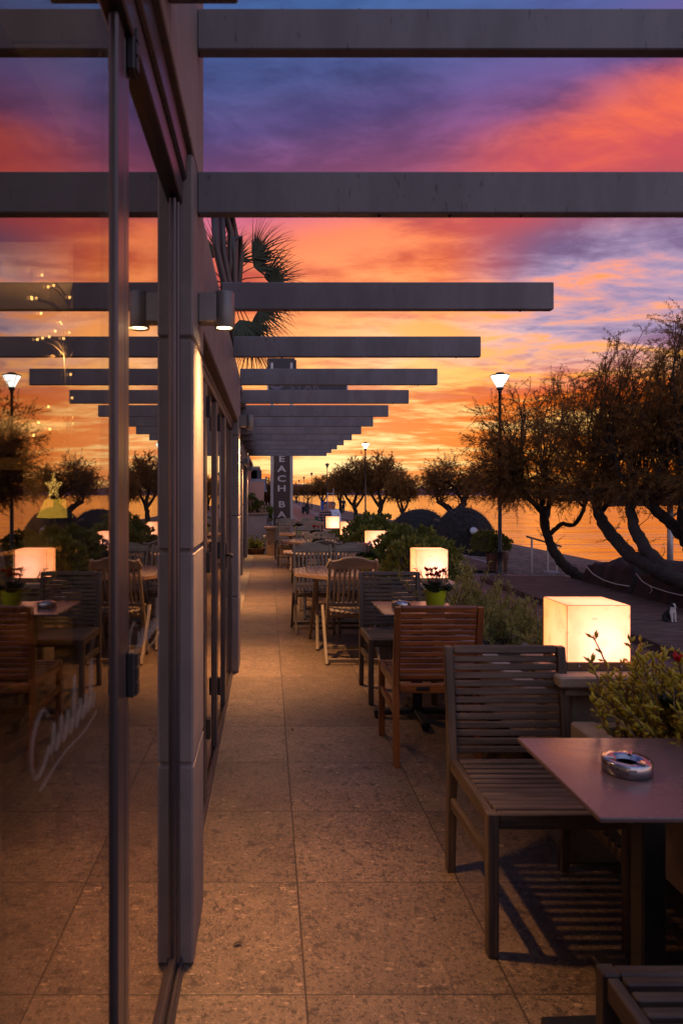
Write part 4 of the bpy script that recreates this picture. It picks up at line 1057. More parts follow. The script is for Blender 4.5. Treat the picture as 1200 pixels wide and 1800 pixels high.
bush('clipped_bush', 'dark leafy bush standing in for the reflection in the pink windbreak panel', 'bush', (-.36, 18.3, 1.04), [((-.1, -.05, .22), (.30, .1, .25)), ((.14, -.05, .12), (.18, .1, .16))], 1500, .06, .014, 51)  # foliage added in place of a bush reflected in the pane
t = thing('trough_planter', 'long terracotta trough of small leafy plants on the floor under the white wall', 'planter', (-.29, 17.55, 0))
MB().lathe([(.05, 0), (.15, 0), (.19, .13), (.205, .135), (.205, .155), (.175, .155), (.165, .11), (0, .11)], n=24, sx=1.25, sy=.6).build('trough', mt['terracotta'], t, recalc=False)
rosemary('leafy_seedlings', 'upright small leafy plants in the terracotta trough under the white wall', (-.29, 17.55, .11), 44, (.40, .12), 52, mat='bush', h=(.14, .42), nl=.055, nw=.013, per=22)
bush('potted_bush', 'small dark bush beside the sign post above the white wall', 'bush', (.03, 18.9, GZ), [((0, 0, 1.35), (.13, .13, .35))], 700, .06, .015, 53)

t = thing('totem_sign', 'tall brown totem sign reading BEACH BAR in upright letters between steel posts', 'sign', (.39, 19.0, GZ))
z0 = -GZ
MB().bx(-.225, .225, -.03, .03, .0, 2.62+z0, .004).build('panel', mt['brown_sign'], t)
for sx in (-1, 1): MB().bx(sx*.227, sx*.305, -.05, .05, 0, 5.12+z0, .01).build('post', mt['galv'], t)
def zpx(py, d): return CZ-(py-VY)/F*d
for ch, py in (('B', 790), ('E', 807), ('A', 824.6), ('C', 841.8), ('H', 859), ('B', 887), ('A', 905), ('R', 922.5)):
    letters('letter', ch, .235, mt['letter'], t, (0, -.033, zpx(py, 18.97)+z0), sx=1.45, extrude=.006, bold=.0055)
MB().bx(-.36, 1.76, -.09, -.051, 4.31+z0, 4.90+z0, .006).build('cross_board', mt['navy_sign'], t)
MB().bx(-.40, -.362, -.095, -.045, 4.29+z0, 4.92+z0, .004).bx(1.762, 1.80, -.095, -.045, 4.29+z0, 4.92+z0, .004).build('board_frame', mt['galv'], t)
letters('letter', 'O', .42, mt['letter_dim'], t, (-.14, -.094, 4.52+z0), sx=1.15, extrude=.004, bold=.02)
letters('letter', 'STAR', .20, mt['letter_dim'], t, (.62, -.094, 4.435+z0), sx=1.5, extrude=.004, spacing=1.25)
MB().bx(-.36, .36, -.045, .045, 4.93+z0, 5.24+z0, .006).build('top_board', mt['navy_sign'], t)
MB().bx(-.40, -.362, -.05, .05, 4.93+z0, 5.22+z0, .004).bx(.362, .40, -.05, .05, 4.93+z0, 5.19+z0, .004).build('board_frame', mt['brown_sign'], t)

# far buildings on the land side
def block(name, label, x0, x1, y0, y1, h, mat, floors, side=1):
    t = thing(name, label, 'building', ((x0+x1)/2, y0, GZ))
    w = x1-x0; wall = MB().bx(-w/2, w/2, 0, y1-y0, 0, h, .05).build('wall', mt[mat], t)
    fh = h/floors
    MB().bx(-w/2-.2, w/2+.2, -.2, y1-y0+.2, h+.003, h+.3, .05).build('roof', mt['stone'], t)
    for k in range(floors):
        for j in range(3):
            wx = -w/2+w*(j+.5)/3
            f = MB().bx(wx-.6, wx+.6, -.05, -.003, k*fh+.9, k*fh+2.2, .01).build('window', mt['glass_dark'], t)
        if k:
            b = MB().bx(w/2-.1, w/2+1.5, 1, 6, k*fh-.1, k*fh+.08, .02)
            for q in range(6): b.bx(w/2+1.42, w/2+1.5, 1+q, 1.08+q, k*fh+.08, k*fh+1.0, .01)
            b.bx(w/2+1.4, w/2+1.52, 1, 6, k*fh+1., k*fh+1.06, .01).bx(w/2+.2, w/2+1.5, 1, 1.06, k*fh+.08, k*fh+.9, .01)
            b.build('balcony', mt['plaster'], t)
    return t
mt['glass_dark'] = surf('dark_windows', (.03, .035, .05), (.02, .025, .04), .15, scale=2, bump=0)
mt['facade_blue'] = surf('pale_facade', (.34, .38, .50), (.28, .32, .43), .8, scale=.5, bump=.05)
mt['facade_red'] = surf('brick_facade', (.26, .10, .08), (.20, .08, .07), .85, scale=.8, bump=.05)
block('apartment_building', 'pale blue apartment block with balconies far behind the white wall', -2.35, -.95, 70, 90, 4.6, 'facade_blue', 2)
block('apartment_building', 'brick red apartment block next to the pale one at the wall end', -4.4, -1.55, 52, 66, 4.7, 'facade_red', 2)

# ------------------------------------------------------------------ promenade lamps
def make_street_lamp(lit):
    t = thing('street_lamp', 'x', 'street lamp', (0, 0, 0), 0, 'street lamps along the promenade')
    MB().lathe([(.11, 0), (.11, .02), (.085, .03), (.075, .55), (.095, .57), (.095, .62), (.05, .66), (.044, 2.6), (.036, 4.62), (.05, 4.63), (.05, 4.72), (0, 4.72)], n=16).build('pole', mt['black'], t)
    m = MB(); m.lathe([(.075, 4.70), (.085, 4.72), (.075, 4.77), (0, 4.77)], n=16); m.lathe([(0, 5.10), (.12, 5.10), (.10, 5.135), (.03, 5.15), (0, 5.15)], n=20)
    m.lathe([(.232, 5.055), (.238, 5.06), (.238, 5.075), (.232, 5.08)], n=24)
    for a in range(4): m.bar((math.cos(a*PI/2+.7)*.078, math.sin(a*PI/2+.7)*.078, 4.77), (math.cos(a*PI/2+.7)*.232, math.sin(a*PI/2+.7)*.232, 5.066), .012, .012)
    m.bar((-.234, 0, 5.072), (.234, 0, 5.072), .012, .012).bar((0, -.234, 5.072), (0, .234, 5.072), .012, .012)
    m.build('lantern_frame', mt['black'], t)
    g = MB(); g.lathe([(.074, 4.775), (.226, 5.062)], n=24); g.build('diffuser', mt['bulb_white'] if lit else mt['opal_off'], t, recalc=False)
    return t
mt['opal_off'] = surf('unlit_opal', (.10, .07, .06), (.08, .06, .05), .3, scale=3, bump=0)
lit, ulit = make_street_lamp(True), []
off, uoff = make_street_lamp(False), []
for px, d, lab, on in ((878, 17.65, 'nearest street lamp, lit white, at the end of the deck beside the potted bush', 1),
                       (642, 41, 'second street lamp, lit white, above the middle trees', 1),
                       (575, 68, 'unlit street lamp standing behind the two walkers', 0),
                       (547.5, 96, 'unlit street lamp before the round far tree', 0),
                       (534, 118, 'thin distant street lamp, third from the far end', 0),
                       (525.5, 142, 'thin distant street lamp, second from the far end', 0),
                       (519.6, 172, 'most distant street lamp, right beside the sign post', 0)):
    x = (px-VX)/F*d
    place(lit if on else off, ulit if on else uoff, (x, d, GZ-.01), 0, lab)

# ------------------------------------------------------------------ deck, beach furniture
def plank_deck(name, x0, x1, y0, y1, z, label, along='x', step=.14, lip=.14):
    m = MB()
    n = int((y1-y0)/step)
    for i in range(n):
        a = y0+i*step; m.bx(x0+.03, x1, a+.006, a+step-.006, z-.03-random.random()*.002, z-random.random()*.004, .004)
    t = tag(m.build(name, mt['deck']), label, 'deck')
    MB().bx(x0, x0+.028, y0, y1, z-lip, z-.002, .004).bx(x0+.03, x1, y1-step*.02, y1+.025, z-lip, z-.004, .004).build('fascia', mt['deck'], t)
    return t
DZ = -.40
plank_deck('wooden_deck', 4.99, 6.95, 2.0, 16.3, DZ, 'long wooden boardwalk deck where the cat sits')
plank_deck('wooden_step', 5.25, 6.2, 17.9, 20.4, GZ+.09, 'small separate wooden platform beyond the lamp post', lip=.1)
# potted round bush beside the lamp
t = thing('round_planter', 'big round terracotta planter right behind the nearest street lamp', 'planter', (6.0, 18.15, GZ-.03))
MB().lathe([(.24, 0), (.25, .02), (.24, .12), (.26, .13), (.25, .24), (.27, .25), (.26, .36), (.28, .37), (.27, .46), (.29, .48), (.29, .54), (.26, .54), (.25, .5), (0, .5)], n=28).build('pot', mt['terracotta'], t)
bush('clipped_bush', 'round clipped bush in the terracotta planter beside the lamp post', 'bush', (5.78, 18.1, GZ+.47), [((0, 0, .27), (.46, .40, .34)), ((.22, 0, .22), (.36, .36, .28))], 7000, .05, .013, 61)
# thatched parasols lying on their sides
def thatch(loc, r, depth, rot, label, cap=True, seed=1):
    rg = random.Random(seed); t = thing('thatched_parasol', label, 'parasol', loc, 0, 'thatched parasols taken down on the beach')
    t.rotation_euler = rot
    m = MB(); n = 440
    for ring in range(5):
        r0, r1 = r*(ring/5.), r*min(1.02, (ring+1.55)/5)
        k = int(n*(.35+.65*(ring+1)/5))
        for i in range(k):
            a = 2*PI*(i+rg.random()*.8)/k; w = r1*PI/k*1.5; j = r1*(1-.06*rg.random())*(1+(.10*rg.random()**2 if ring == 4 else 0)); zz = lambda q: depth*(q/r)**1.3+.012*(5-ring)*0
            d = Vector((math.cos(a), math.sin(a), 0)); s = Vector((-d.y, d.x, 0)); h = .012+.05*rg.random()**2
            p0 = d*r0+Vector((0, 0, -depth*(r0/r)+h)); p1 = d*j+s*rg.uniform(-.03, .03)+Vector((0, 0, -depth*(j/r)+h*.8-.03*rg.random()))
            m.add([p0-s*w*.45, p0+s*w*.45, p1+s*w*.5, p1-s*w*.5, p1-Vector((0, 0, .02)), p0-Vector((0, 0, .02))], [[0, 1, 2, 3], [3, 2, 4], [0, 3, 4, 5], [1, 5, 4, 2]])
    m.lathe([(0, -.015), (r*.5, -depth*.5-.015), (r, -depth-.015), (r*.97, -depth-.12), (r*.5, -depth*.5-.12), (0, -.12)], n=32)
    m.build('canopy', mt['thatch'], t, recalc=False)
    if cap:
        c = MB(); c.lathe([(0, .135), (.06, .13), (.13, .10), (.145, .07), (.13, .05), (0, .05)], n=20); c.build('cap', mt['galv'], t)
    MB().tube([(0, 0, -.1), (0, 0, -depth-1.5)], .045, 10).build('pole', mt['wood_grey'], t)
    return t
thatch((6.92, 23.4, .26), 1.05, .50, (R(70), R(10), R(6)), 'thatched parasol lying on its side with a round silver cap towards us', True, 2)
thatch((5.35, 25.2, GZ+.72), 1.12, .5, (R(62), R(-18), R(-14)), 'thatched parasol lying behind the capped one, seen as a dark dome', False, 3)
thatch((6.35, 26.0, GZ+.70), 1.05, .5, (R(48), R(22), R(30)), 'thatched parasol resting at the back under the driftwood plank', False, 4)
tag(MB().bar((6.0, 25.0, .62), (7.15, 24.4, .22), .24, .06, (0, 1, .2), .01).build('plank', mt['wood_grey']), 'grey plank lying across the thatched parasols', 'plank')
# handrail of the beach steps
t = thing('handrail', 'metal handrail of the beach steps behind the leaning tree', 'handrail', (6.9, 18.2, GZ-.1))
m = MB(); m.bar((-.12, 0, 1.03), (1.18, .9, .70), .05, .03, (0, 0, 1), .006); m.build('rail', mt['black'], t)
for x, y, z in ((.03, .02, 1.0), (.62, .45, .86), (1.0, .78, .76)): MB().bx(x-.022, x+.022, y-.022, y+.022, -.1, z-.03, .004).build('post', mt['galv'], t)
t = thing('beach_steps', 'pale step slab at the foot of the handrail', 'steps', (7.05, 18.3, GZ-.12))
MB().bx(0, .9, -.3, .9, 0, .05, .01).bx(.5, 1.4, -.1, 1.1, -.15, -.06, .01).build('tread', mt['plaster'], t)
# covered piles beside the deck, tied with rope
def pile(x0, x1, y0, y1, h, label, seed):
    rg = random.Random(seed); m = MB(); n = 26
    vs = []; cx, cy = (x0+x1)/2, (y0+y1)/2
    for i in range(n+1):
        for j in range(n+1):
            u, v = i/n*2-1, j/n*2-1
            def drop(q): return max(0., (abs(q)-.80)/.20)
            k = max(drop(u), drop(v)); wob = .02*math.sin(u*9+seed)+.02*math.sin(v*11+u*4)+rg.uniform(-.012, .012)
            z = h*(1-k**1.3)+wob*(1+.6*k)+.05*math.sin(v*3+seed)*(1-k)+.04*math.cos(u*4)*(1-k)
            fx = min(1., abs(u)/.86); bl = 1+.10*k+.05*math.sin(14*v+5*u)*k
            vs.append((cx+(x1-x0)/2*math.copysign(min(abs(u), .86+.2*max(0, abs(u)-.86)), u)/.888*bl, cy+(y1-y0)/2*math.copysign(min(abs(v), .86+.2*max(0, abs(v)-.86)), v)/.888*bl, GZ-.06+max(z, -.02)))
    m.add(vs, [[i*(n+1)+j, i*(n+1)+j+1, (i+1)*(n+1)+j+1, (i+1)*(n+1)+j] for i in range(n) for j in range(n)], None, True)
    return tag(m.build('covered_pile', mt['tarp']), label, 'covered pile', 'netted piles beside the deck')
pile(7.0, 8.7, 13.35, 15.2, .70, 'dark net covered pile nearer the leaning tree, with a rope round it', 3)
pile(7.0, 8.5, 11.0, 13.1, .74, 'dark net covered pile at the right edge of the photo, with a knotted rope', 8)
tag(MB().tube([(6.95, 15.15, -.06), (6.88, 14.7, -.17), (6.86, 14.2, -.24), (6.87, 13.7, -.26), (6.92, 13.3, -.25)], .012, 6).build('rope', mt['rope']), 'white rope slack along the farther covered pile', 'rope')
m = MB().tube([(6.92, 13.05, .02), (6.86, 12.7, -.09), (6.85, 12.4, -.14), (6.86, 11.9, -.17), (6.9, 11.2, -.17)], .011, 6); m.tube([(6.85, 12.42, -.14), (6.84, 12.36, -.20), (6.84, 12.45, -.27)], .008, 6).ball((6.85, 12.42, -.14), .022, 8)
tag(m.build('rope', mt['rope']), 'knotted white rope with a loose end round the pile at the right edge', 'rope')
# beach canopy on the right
t = thing('beach_canopy', 'flat dark beach canopy on a pale post behind the trees at the right edge', 'canopy', (10.78, 19.8, -.95))
m = MB(); m.bx(-1.9, 2.6, -1.8, 1.8, 2.27, 2.34, .01)
for k in range(60):
    x = -1.9+4.5*k/59; m.box((x, -1.8, 2.25+random.uniform(-.03, .02)), (.085, .05, .16), (0, random.uniform(-.2, .2), 0), .004)
m.add([(-1.9, -1.8, 2.341), (2.6, -1.8, 2.341), (2.6, 1.8, 2.341), (-1.9, 1.8, 2.341), (.35, 0, 2.75)], [[0, 1, 4], [1, 2, 4], [2, 3, 4], [3, 0, 4]])
m.build('roof', mt['thatch'], t)
for x, y in ((-.12, -1.4), (2.3, -1.4), (2.3, 1.4)): MB().tube([(x, y, 0), (x, y, 2.27)], .075, 12).build('post', mt['galv'], t)
m = MB()
for s in (-1, 1): m.bar((-.12, -1.4, 1.85), (-.12+s*.7, -1.4, 2.26), .05, .05, (0, 1, 0))
m.bar((-1.8, -1.4, 2.24), (2.5, -1.4, 2.24), .06, .08, (0, 1, 0)); m.build('brace', mt['wood_grey'], t)

# ------------------------------------------------------------------ trees
TS = .82
def sprig_tree(name, label, trunks, crown, seed, nb, ntw, nn, leaf=(.058, .0042), tw_len=(.25, .55), droop=.34, mat='tamarisk', group=None, base=None, br=.012, jit=.10):
    """trunks: [(points, radii)] ; crown: [(centre, radii, weight)]. Branches fan from the limb ends into the crown, feathery twigs on them."""
    rg = np.random.default_rng(seed); random.seed(seed)
    o0 = Vector(base if base is not None else trunks[0][0][0])
    t = thing(name, label, 'tree', o0, 0, group)
    tm = MB(); ends = []
    for pts, rad in trunks:
        P = [np.array(Vector(p)-o0) for p in pts]; rad = [x*TS for x in rad]; q, rr = [], []
        for i in range(len(P)-1):
            a, b, c_, d = P[max(i-1, 0)], P[i], P[i+1], P[min(i+2, len(P)-1)]
            for k in range(5):
                s = k/5; q.append(.5*((2*b)+(c_-a)*s+(2*a-5*b+4*c_-d)*s*s+(3*b-a-3*c_+d)*s**3)+rg.normal(size=3)*rad[i]*.10); rr.append((rad[i]*(1-s)+rad[i+1]*s)*(1+.14*(rg.random()-.5)))
        q.append(P[-1]); rr.append(rad[-1])
        tm.tube(q, rr, 12, jit=jit); ends.append((np.array(q[-1]), rr[-1])); ends.append((np.array(q[-4]), rr[-4]))
    bm_, PP, DD = MB(), [], []
    wts = np.array([c[2] for c in crown], float); wts /= wts.sum()
    E = np.array([e[0] for e in ends])
    for i in range(nb):
        c, r, _ = crown[rg.choice(len(crown), p=wts)]
        g = unit(rg.normal(size=3)); g[2] = g[2] if g[2] > -.75 else -g[2]
        tgt = np.array(Vector(c)-o0)+g*np.array(r)*(.35+.65*rg.random()**.6)
        dist = np.linalg.norm(E-tgt, axis=1); j = rg.choice(len(E), p=(lambda w: w/w.sum())(1/(dist**3+.05)))
        st = E[j]; L = np.linalg.norm(tgt-st); ctl = st+(tgt-st)*.45+np.array([0, 0, .22*L])+rg.normal(size=3)*.10*L
        s = np.linspace(0, 1, 10)[:, None]; path = (1-s)**2*st+2*s*(1-s)*ctl+s*s*tgt
        path[1:] += rg.normal(size=(9, 3))*.010*L
        r0 = min(br*(.5+.5*L), ends[j][1]*.75)*(.6+.6*rg.random()); bm_.tube(path.tolist(), np.linspace(r0, .0035, 10).tolist(), 5)
        for k in range(ntw):
            u = (.25+.75*rg.random()**.75)*8.999; i0 = int(u); p = path[i0]*(1-(u-i0))+path[i0+1]*(u-i0); T = unit(path[i0+1]-path[i0])
            d = unit(T*.75+rg.normal(size=3)*.6+np.array([0, 0, .12])); tl = rg.uniform(*tw_len); tp = [p]
            for q in range(5): d = unit(d+rg.normal(size=3)*.09-np.array([0, 0, droop*.28])); tp.append(tp[-1]+d*tl/5)
            tp = np.array(tp); bm_.tube(tp.tolist(), [.0032, .003, .0026, .0022, .0018, .0012], 3, caps=False)
            v = (.12+.88*rg.random(nn))*4.999; i1 = v.astype(int); f = (v-i1)[:, None]
            TT = unit(tp[i1+1]-tp[i1]); PP.append(tp[i1]*(1-f)+tp[i1+1]*f); DD.append(unit(TT*.8+unit(rg.normal(size=(nn, 3)))*.75))
    for (pts_, rad_) in trunks:
        for k in range(9):
            i_ = rg.integers(0, len(pts_)-1); a_ = np.array(Vector(pts_[i_])-o0); b_ = np.array(Vector(pts_[i_+1])-o0); u_ = rg.random(); p_ = a_*(1-u_)+b_*u_
            if p_[2] < .3: continue
            d_ = unit(rg.normal(size=3)*.6+np.array([0, 0, .7])); r_ = rad_[i_]*TS*.8; L_ = rg.uniform(.12, .4)*(1 if leaf[0] < .06 else 1.6)
            bm_.tube([p_+d_*r_*.3, p_+d_*(r_+L_*.5)+rg.normal(size=3)*.03, p_+d_*(r_+L_)], [.008, .005, .002], 4)
            v_ = rg.random(14)[:, None]; PP.append(p_+d_*(r_+L_*v_)); DD.append(unit(d_+rg.normal(size=(14, 3))*.8))
    tm.build('trunk', mt['bark'], t)
    bm_.build('branches', mt['bark'], t, recalc=False)
    P, D = np.concatenate(PP), np.concatenate(DD)
    MB().tris(leaf_quads(P, D, leaf[0], leaf[1], rg)).build('foliage', mt[mat], t, recalc=False)
    return t
d = 16.2
sprig_tree('tamarisk_tree', 'tamarisk tree with a curved leaning trunk beside the handrail, left of the covered piles',
    [([at(1040, 1034, 15.6), at(1012, 1010, 15.8), at(985, 987, 16), at(966, 952, 16.1), at(956, 918, 16.2), at(953, 890, 16.2)], [.19, .15, .14, .125, .125, .10]),
     ([at(955, 905, 16.2), at(940, 886, 16.0), at(922, 868, 15.7), at(905, 845, 15.4)], [.09, .075, .06, .045]),
     ([at(958, 912, 16.2), at(965, 888, 16.5), at(962, 858, 16.8), at(955, 825, 17)], [.09, .07, .055, .04]),
     ([at(968, 938, 16.1), at(985, 922, 16.0), at(1008, 922, 15.8), at(1022, 902, 15.6), at(1030, 880, 15.5)], [.07, .06, .058, .05, .04])],
    [(at(915, 770, 16), (1.25, 1.2, 1.25), 3.0), (at(975, 735, 16.6), (.9, 1.2, 1.1), 2.0), (at(870, 800, 15.6), (.66, .9, .85), 1.2), (at(930, 868, 15.9), (1.35, 1.2, .30), 2.2), (at(860, 850, 15.6), (.6, .9, .5), 1.2)],
    71, 165, 15, 44)
sprig_tree('tamarisk_tree', 'large tamarisk tree whose two thick leaning trunks rise behind the covered piles',
    [([at(1290, 1096, 10.7), at(1240, 1052, 10.9), at(1190, 1020, 11.2), at(1136, 992, 11.8), at(1098, 968, 12.6), at(1075, 942, 13.2), at(1056, 912, 13.7), at(1046, 885, 14)], [.17, .16, .155, .15, .145, .14, .13, .10]),
     ([at(1182, 1014, 11.3), at(1143, 976, 11.8), at(1122, 947, 12.2), at(1110, 915, 12.5), at(1108, 880, 12.7), at(1116, 845, 12.7)], [.16, .145, .125, .11, .095, .06]),
     ([at(1048, 895, 14), at(1035, 860, 14.2), at(1040, 820, 14.4)], [.075, .055, .04]), ([at(1052, 905, 13.9), at(1075, 868, 13.6), at(1082, 830, 13.4)], [.075, .055, .04])],
    [(at(1060, 740, 14), (1.05, 1.25, 1.5), 3.2), (at(1115, 690, 13.3), (.9, 1.1, 1.35), 2.4), (at(1010, 790, 14.3), (.62, .9, .9), 1.0), (at(1075, 862, 13.6), (1.25, 1.1, .28), 2.0)],
    72, 150, 15, 44)
sprig_tree('tamarisk_tree', 'tallest tamarisk tree, its trunk leaning in from the right edge of the photo',
    [([at(1262, 1040, 12.2), at(1232, 985, 12.3), at(1205, 945, 12.4), at(1178, 920, 12.5), at(1150, 897, 12.6), at(1128, 872, 12.7)], [.22, .19, .17, .125, .11, .085]),
     ([at(1222, 985, 12.3), at(1208, 935, 12.2), at(1200, 895, 12.1), at(1205, 850, 12)], [.20, .16, .12, .07]),
     ([at(1140, 890, 12.6), at(1150, 850, 12.4), at(1165, 810, 12.3)], [.08, .06, .04])],
    [(at(1180, 700, 12.4), (.95, 1.1, 1.45), 3.), (at(1215, 640, 12), (.8, 1., 1.1), 1.6), (at(1150, 790, 12.6), (.7, .9, .8), 1.2), (at(1180, 862, 12.2), (1.2, 1., .26), 1.8)],
    73, 135, 15, 44)
sprig_tree('tamarisk_tree', 'mid sized tamarisk tree rising behind the capped thatched parasol',
    [([at(806, 930, 27.5), at(803, 908, 27.4), at(812, 888, 27.3), at(818, 872, 27.2)], [.24, .2, .17, .11]), ([at(803, 908, 27.4), at(785, 892, 27.6), at(768, 880, 27.8)], [.19, .14, .09])],
    [(at(790, 838, 27.4), (1.15, 1.1, .85), 3), (at(755, 852, 27.8), (.75, .9, .65), 1.4), (at(835, 850, 27), (.85, .9, .7), 1.5)],
    74, 105, 11, 26, leaf=(.08, .008), tw_len=(.3, .6))
mid = sprig_tree('tamarisk_tree', 'rounded tamarisk tree just left of the second street lamp',
    [([(0, 0, 0), (.08, 0, .7), (-.12, 0, 1.3), (.05, 0, 1.9), (.3, 0, 2.5)], [.26, .22, .19, .16, .10]), ([(-.08, 0, 1.2), (-.7, .1, 1.8), (-1.2, .1, 2.5)], [.17, .13, .09]), ([(.02, 0, 1.1), (.75, .1, 1.9), (1.15, .1, 2.5)], [.15, .12, .08])],
    [((0, 0, 3.7), (2.1, 2., 1.75), 3), ((-1.4, 0, 3.2), (1.5, 1.5, 1.2), 1.5), ((1.4, .2, 3.1), (1.4, 1.4, 1.2), 1.5)], 75, 140, 11, 26, leaf=(.15, .017), tw_len=(.4, .8), base=(0, 0, 0))
gt = 'tamarisk trees along the promenade'
mid['group'] = gt
um = []
for px, dd, rz, s, lab in ((624, 54, .4, (.86, .86, .95), 'rounded tamarisk tree just left of the second street lamp'),
                           (668, 52, 2.1, (.98, .98, 1.0), 'rounded tamarisk tree with forked trunk right of the second street lamp'),
                           (706, 47, 3.9, (.62, .62, .72), 'thin tamarisk tree between the rounded trees and the lying parasols'),
                           (598, 84, 1.2, (1., 1., 1.0), 'tamarisk tree behind the first unlit lamp and the walkers'),
                           (566, 95, 5.2, (1.0, 1.0, .9), 'round tamarisk tree beside the second unlit lamp'),
                           (541, 150, 2.8, (1., 1., .9), 'distant tamarisk tree near the row of thin lamps'),
                           (521, 175, .9, (1.1, 1.1, .9), 'most distant tamarisk tree by the sign post'),
                           (474, 60, 2.2, (.55, .55, .68), 'dark tree on the land side, left of the sign'),
                           (462, 75, 4., (.7, .7, .62), 'dark tree before the pale apartment block')):
    place(mid, um, ((px-VX)/F*dd, dd, GZ-.05), rz, lab, s)
# fan palm behind the bar
def palm():
    rg = random.Random(9); t = thing('fan_palm', 'fan palm with ragged drooping fronds rising behind the bar roof', 'palm', (-1.12, 19.6, GZ))
    ch = 7.95; m = MB(); m.tube([(0, 0, 0), (.03, 0, 2.5), (-.02, 0, 5), (0, 0, ch)], [.24, .2, .19, .22], 14, jit=.12); m.build('trunk', mt['bark'], t)
    # elevation, turn towards the camera, stalk, blade, spread, droop
    fr = [(38, .1, .95, 1.05, .75, .05), (22, -.4, 1.15, 1.0, .62, .03), (2, .3, 1.2, 1.0, 1.0, .10), (-12, -.3, 1.1, .95, .9, .12), (-38, .2, 1.1, 1.05, .9, .10), (-55, -.5, 1.2, 1.1, .8, .08),
          (50, .2, 1.1, 1.05, .55, .16), (74, -.4, .85, 1.0, .7, .28), (-70, .6, 1.1, 1.1, .7, .05), (-84, 0, 1.0, 1.2, .7, .04), (-62, -1.0, 1.5, 1.1, .7, .06), (105, .2, .9, 1.0, .9, .12), (135, -.3, 1.0, 1., .9, .1), (165, .4, 1.1, 1., .9, .1), (195, -.2, 1.1, 1., .9, .1), (225, .3, 1.1, 1., .9, .1), (250, -.4, 1.1, 1.1, .8, .06)]
    for k, (el, yaw, ln, fl, spr, dr) in enumerate(fr):
        e = R(el); d = Vector((math.cos(e), -.6*math.sin(yaw), math.sin(e))).normalized(); c = Vector((0, 0, ch))
        tip = c+d*ln-Vector((0, 0, .10*ln)); m = MB(); m.tube([c, c+d*ln*.5+Vector((0, 0, .02)), tip], [.024, .017, .012], 6)
        dd = (d-Vector((0, 0, .18))).normalized(); s = dd.cross(Vector((rg.uniform(-.3, .3), -1., rg.uniform(-.3, .3)))).normalized(); nb = 30
        for i in range(nb):
            a = -spr*1.5+3.*spr*i/(nb-1)+rg.uniform(-.05, .05); v = dd*math.cos(a)+s*math.sin(a)+Vector((0, rg.uniform(-.12, .12), 0)); L = 1.3*fl*(.62+.38*math.cos(a*.9))*rg.uniform(.82, 1.08)
            n_ = Vector((0, -1, 0)); w0 = v.cross(n_).normalized()*.015; P, vel = [tip], v.normalized()
            for q in range(6): vel = (vel-Vector((0, 0, dr*.5*(.25+.5*q)*rg.uniform(.4, 1.3)))).normalized(); P.append(P[-1]+vel*L/6)
            ww = [1.1, 1.9, 1.5, .85, .5, .3, .05]; vs = []
            for q in range(7): w_ = w0*ww[q]; vs += [P[q]-w_, P[q]+w_]
            m.add(vs, [[2*q, 2*q+1, 2*q+3, 2*q+2] for q in range(6)])
        m.build('frond', mt['palm'], t, recalc=False)
palm()

